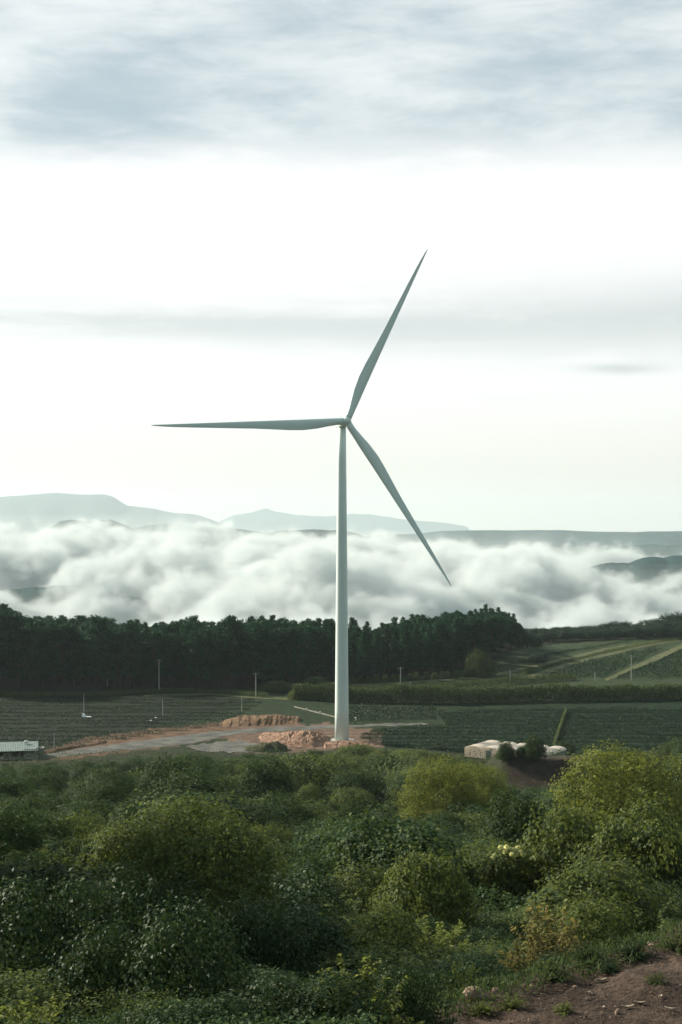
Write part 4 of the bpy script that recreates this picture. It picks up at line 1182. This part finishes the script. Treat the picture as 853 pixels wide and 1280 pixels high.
scatter(0, 20, 48, ['shrub', 'gloss', 'gloss', 'spray', 'spray'], (0.6, 2.0), (0.6, 1.1), 130, 5000, 1.6)
scatter(0, 48, 112, ['bush', 'bush', 'tree'], (2.2, 4.4), (0.65, 1.1), 45, 3000, 1.5)
scatter(0, 48, 112, ['bush', 'bush', 'shrub', 'spray'], (1.0, 2.0), (0.75, 1.2), 120, 5000)
scatter(0, 112, 215, ['tree', 'tree', 'bush'], (3.2, 6.8), (0.6, 1.05), 60, 3000, 1.5)
scatter(0, 112, 215, ['bush', 'tree', 'bush'], (1.6, 3.0), (0.7, 1.1), 110, 5000)
scatter(0, 215, 335, ['tree', 'tree', 'bush'], (3.2, 6.5), (0.6, 1.0), 90, 4000, 1.5)
scatter(0, 215, 335, ['bush', 'tree'], (1.6, 3.0), (0.7, 1.1), 120, 6000)
scatter(0, 34, 115, ['spray'], (0.9, 1.7), (1.2, 1.9), 70, 3000, 1.0, True)
scatter(0, 115, 300, ['spray'], (1.7, 3.0), (1.2, 1.9), 70, 3000, 1.0, True)
print('placed', npine, cnt)


# low undergrowth between them: leaves close to the ground, too many to count
def undergrowth():
    g = np.random.default_rng(3); out = []
    for n, d0, d1, L, hh in ((120000, 16, 48, 0.070, 0.8), (90000, 48, 110, 0.16, 1.5), (80000, 110, 335, 0.34, 2.2)):
        D = np.sqrt(g.random(n) * (d1 ** 2 - d0 ** 2) + d0 ** 2); px = g.uniform(-60, 915, n); x = (px - CX) / F * D
        s = soil_side(x, D); ok = ~((s > -0.35 + (fbm(x * 0.8, D * 0.8) - 0.5) * 1.2) & (D < 33))
        ok &= ~((np.abs(x - MOUND[0]) < 9.5) & (D > MOUND[1] - 14) & (D < MOUND[1] + 6) & (g.random(n) < 0.93))
        ok &= ~(((x - 3.2) ** 2 / 25 + (D - 163) ** 2 / 81 < 1) & (g.random(n) < 0.9))
        x, D = x[ok], D[ok]; m = len(x)
        z = zt(x, D) + hh * (0.35 + 1.3 * np.clip(fbm(x / (hh * 1.6), D / (hh * 1.6), 3) - 0.25, 0, 1)) * g.random(m) ** 0.5
        C = np.stack([x, D, z], 1)
        out.append(leaf_quads(C, g.normal(size=(m, 3)) * 0.6 + np.array([0, -0.15, 0.9]), g.normal(size=(m, 3)), L * (0.6 + 0.8 * g.random(m)), L * 0.58 * (0.6 + 0.8 * g.random(m))))
    V = np.concatenate([o[0] for o in out]); n = len(V) // 4
    tag(link('undergrowth', mesh('undergrowth', V, np.arange(n * 4).reshape(-1, 4), M['leaf_dark'])), kind='stuff')
undergrowth()


# ------------------------------------------------------------------ stones, dry leaves and twigs on the bare soil
def stone(px, py, w, h, label, m, seed, flatness=0.55, group=None, D=None):
    x, y, z = hit(px, py)
    if D: x, y = (px - CX) / F * D, D; z = float(zt(x, y))
    r = w / 2 / F * y; g = np.random.default_rng(seed)
    V, Fq = [], []; nu, nv = 14, 9
    for j in range(nv + 1):
        ph = math.pi * j / nv
        for i in range(nu):
            th = 2 * math.pi * i / nu; d = np.array([math.sin(ph) * math.cos(th), math.sin(ph) * math.sin(th), math.cos(ph)])
            k = 0.72 + 0.55 * float(fbm(d[0] * 1.3 + seed, d[1] * 1.3 + d[2] * 2 + seed, 3))
            c = np.round(d * k * 2.6) / 2.6 * 0.35 + d * k * 0.65
            V.append(c * r * np.array([1, 0.8, flatness]))
    for j in range(nv):
        for i in range(nu): Fq.append((j * nu + i, j * nu + (i + 1) % nu, (j + 1) * nu + (i + 1) % nu, (j + 1) * nu + i))
    o = link('rock' if r > 0.1 else 'stone', mesh('stone', V, Fq, m, False), loc=(x, y, z + r * flatness * 0.62)); o.rotation_euler = (0, 0, g.uniform(0, 6))
    tag(o, label, 'rock' if r > 0.1 else 'stone', group)
stone(593, 1240, 27, 17, 'large pinkish rock at the left end of the bare soil', M['rock'], 1, 0.8, D=24.7)
stone(699, 1211, 12, 6, 'pale stone in the middle of the soil, below the yellowish shrub', M['rock'], 2, D=26.6)
stone(620, 1226, 11, 6, 'small pale stone just right of the large pinkish rock', M['rock'], 3, D=25.2)
stone(502, 1277, 12, 8, 'pinkish stone cut by the bottom edge below the wide shrub', M['rock'], 4)
stone(656, 1234, 8, 5, 'small grey stone on the soil between rock and dry leaf', M['rock'], 5)
stone(719, 1235, 6, 4, 'tiny pale stone lying right of the curled dry leaf', M['rock'], 6)
stone(773, 1269, 9, 8, 'pale upright stone near the bottom edge of the soil', M['rock'], 7, 0.9)
stone(814, 1182, 13, 6, 'flat stone on the upper soil at the right', M['rock'], 8, 0.4)


def dry_leaf(px, py, w, label, rz, seed):
    x, y, z = hit(px, py); L = w / F * y; V = []; n = 9
    for i in range(n):
        u = i / (n - 1) - 0.5; wd = math.cos(u * math.pi) ** 0.8 * 0.22 * L
        for s in (-1, 0, 1): V.append((u * L, s * wd, 0.05 * L + 0.22 * L * (abs(u) * 2) ** 2 * 0.5 + abs(s) * 0.09 * L))
    Fq = [(i * 3 + s, (i + 1) * 3 + s, (i + 1) * 3 + s + 1, i * 3 + s + 1) for i in range(n - 1) for s in range(2)]
    o = link('dry_leaf', mesh('dry_leaf', V, Fq, M['dry_leaf']), loc=(x, y, z + 0.02)); o.rotation_euler = (R(-12), 0, rz)
    md = o.modifiers.new('thick', 'SOLIDIFY'); md.thickness = 0.006; tag(o, label, 'dry leaf')
dry_leaf(752, 1230, 15, 'curled dry leaf in the middle of the soil', 0.3, 1)
dry_leaf(800, 1256, 14, 'pale dry leaf towards the bottom right corner', -0.1, 2)
dry_leaf(838, 1264, 14, 'dry leaf nearest the bottom right corner', -0.5, 3)
dry_leaf(785, 1263, 17, 'long thin dry leaf left of the corner leaves', 0.15, 4)
dry_leaf(776, 1187, 12, 'dry leaf standing at the upper soil edge', 0.9, 5)
dry_leaf(736, 1244, 8, 'small dry leaf below the tiny pale stone', 0.5, 6)
dry_leaf(826, 1250, 9, 'small dry leaf between the two corner leaves', 1.1, 7)

def litter():
    g = np.random.default_rng(8); C = []
    n = 5200; x = g.uniform(0.8, 9, n); y = g.uniform(21.5, 31, n); ok = soil_side(x, y) > -0.3; x, y = x[ok], y[ok]; n = len(x)
    C = np.stack([x, y, zt(x, y) + 0.012 + 0.02 * g.random(n)], 1); sz = 0.02 + 0.07 * g.random(n) ** 3
    V, Fq = leaf_quads(C, g.normal(size=(n, 3)) * 0.35 + np.array([0, 0, 1]), g.normal(size=(n, 3)), sz, sz * (0.2 + 0.6 * g.random(n)))
    tag(link('leaf_litter', mesh('leaf_litter', V, Fq, leaf_mat('litter', (0.05, 0.035, 0.025), (0.20, 0.14, 0.10), (0.35, 0.29, 0.23), trans=0.0, rough=0.9, spec=0.1))), kind='stuff')
litter()

# weeds creeping over the edge of the soil
EP = [(1.0 + u * 6.4 - 0.3, 23.2 + u * 6.0) for u in np.linspace(0, 1, 12)]
grass_belt('grass', EP, 0.34, 1.5, 2600, M['grass'], 61, 0.16, kind='stuff', wv=0.05)
for i, (px, py, s) in enumerate([(640, 1262, 0.22), (690, 1226, 0.28), (735, 1207, 0.3), (705, 1268, 0.16), (790, 1196, 0.3), (820, 1228, 0.18), (762, 1215, 0.2), (603, 1268, 0.2), (846, 1190, 0.3)]):
    x, y, z = hit(px, py)
    if y > 34: y = 26.5; x = (px - CX) / F * y; z = float(zt(x, y))
    plant(KIND['spray'][0][(i * 3) % 7], (x, y, z - 0.03), i * 1.7, (s, s, s), 'small weed sprouting from the bare soil at the lower right', 'weed', 'weeds on the bare soil')
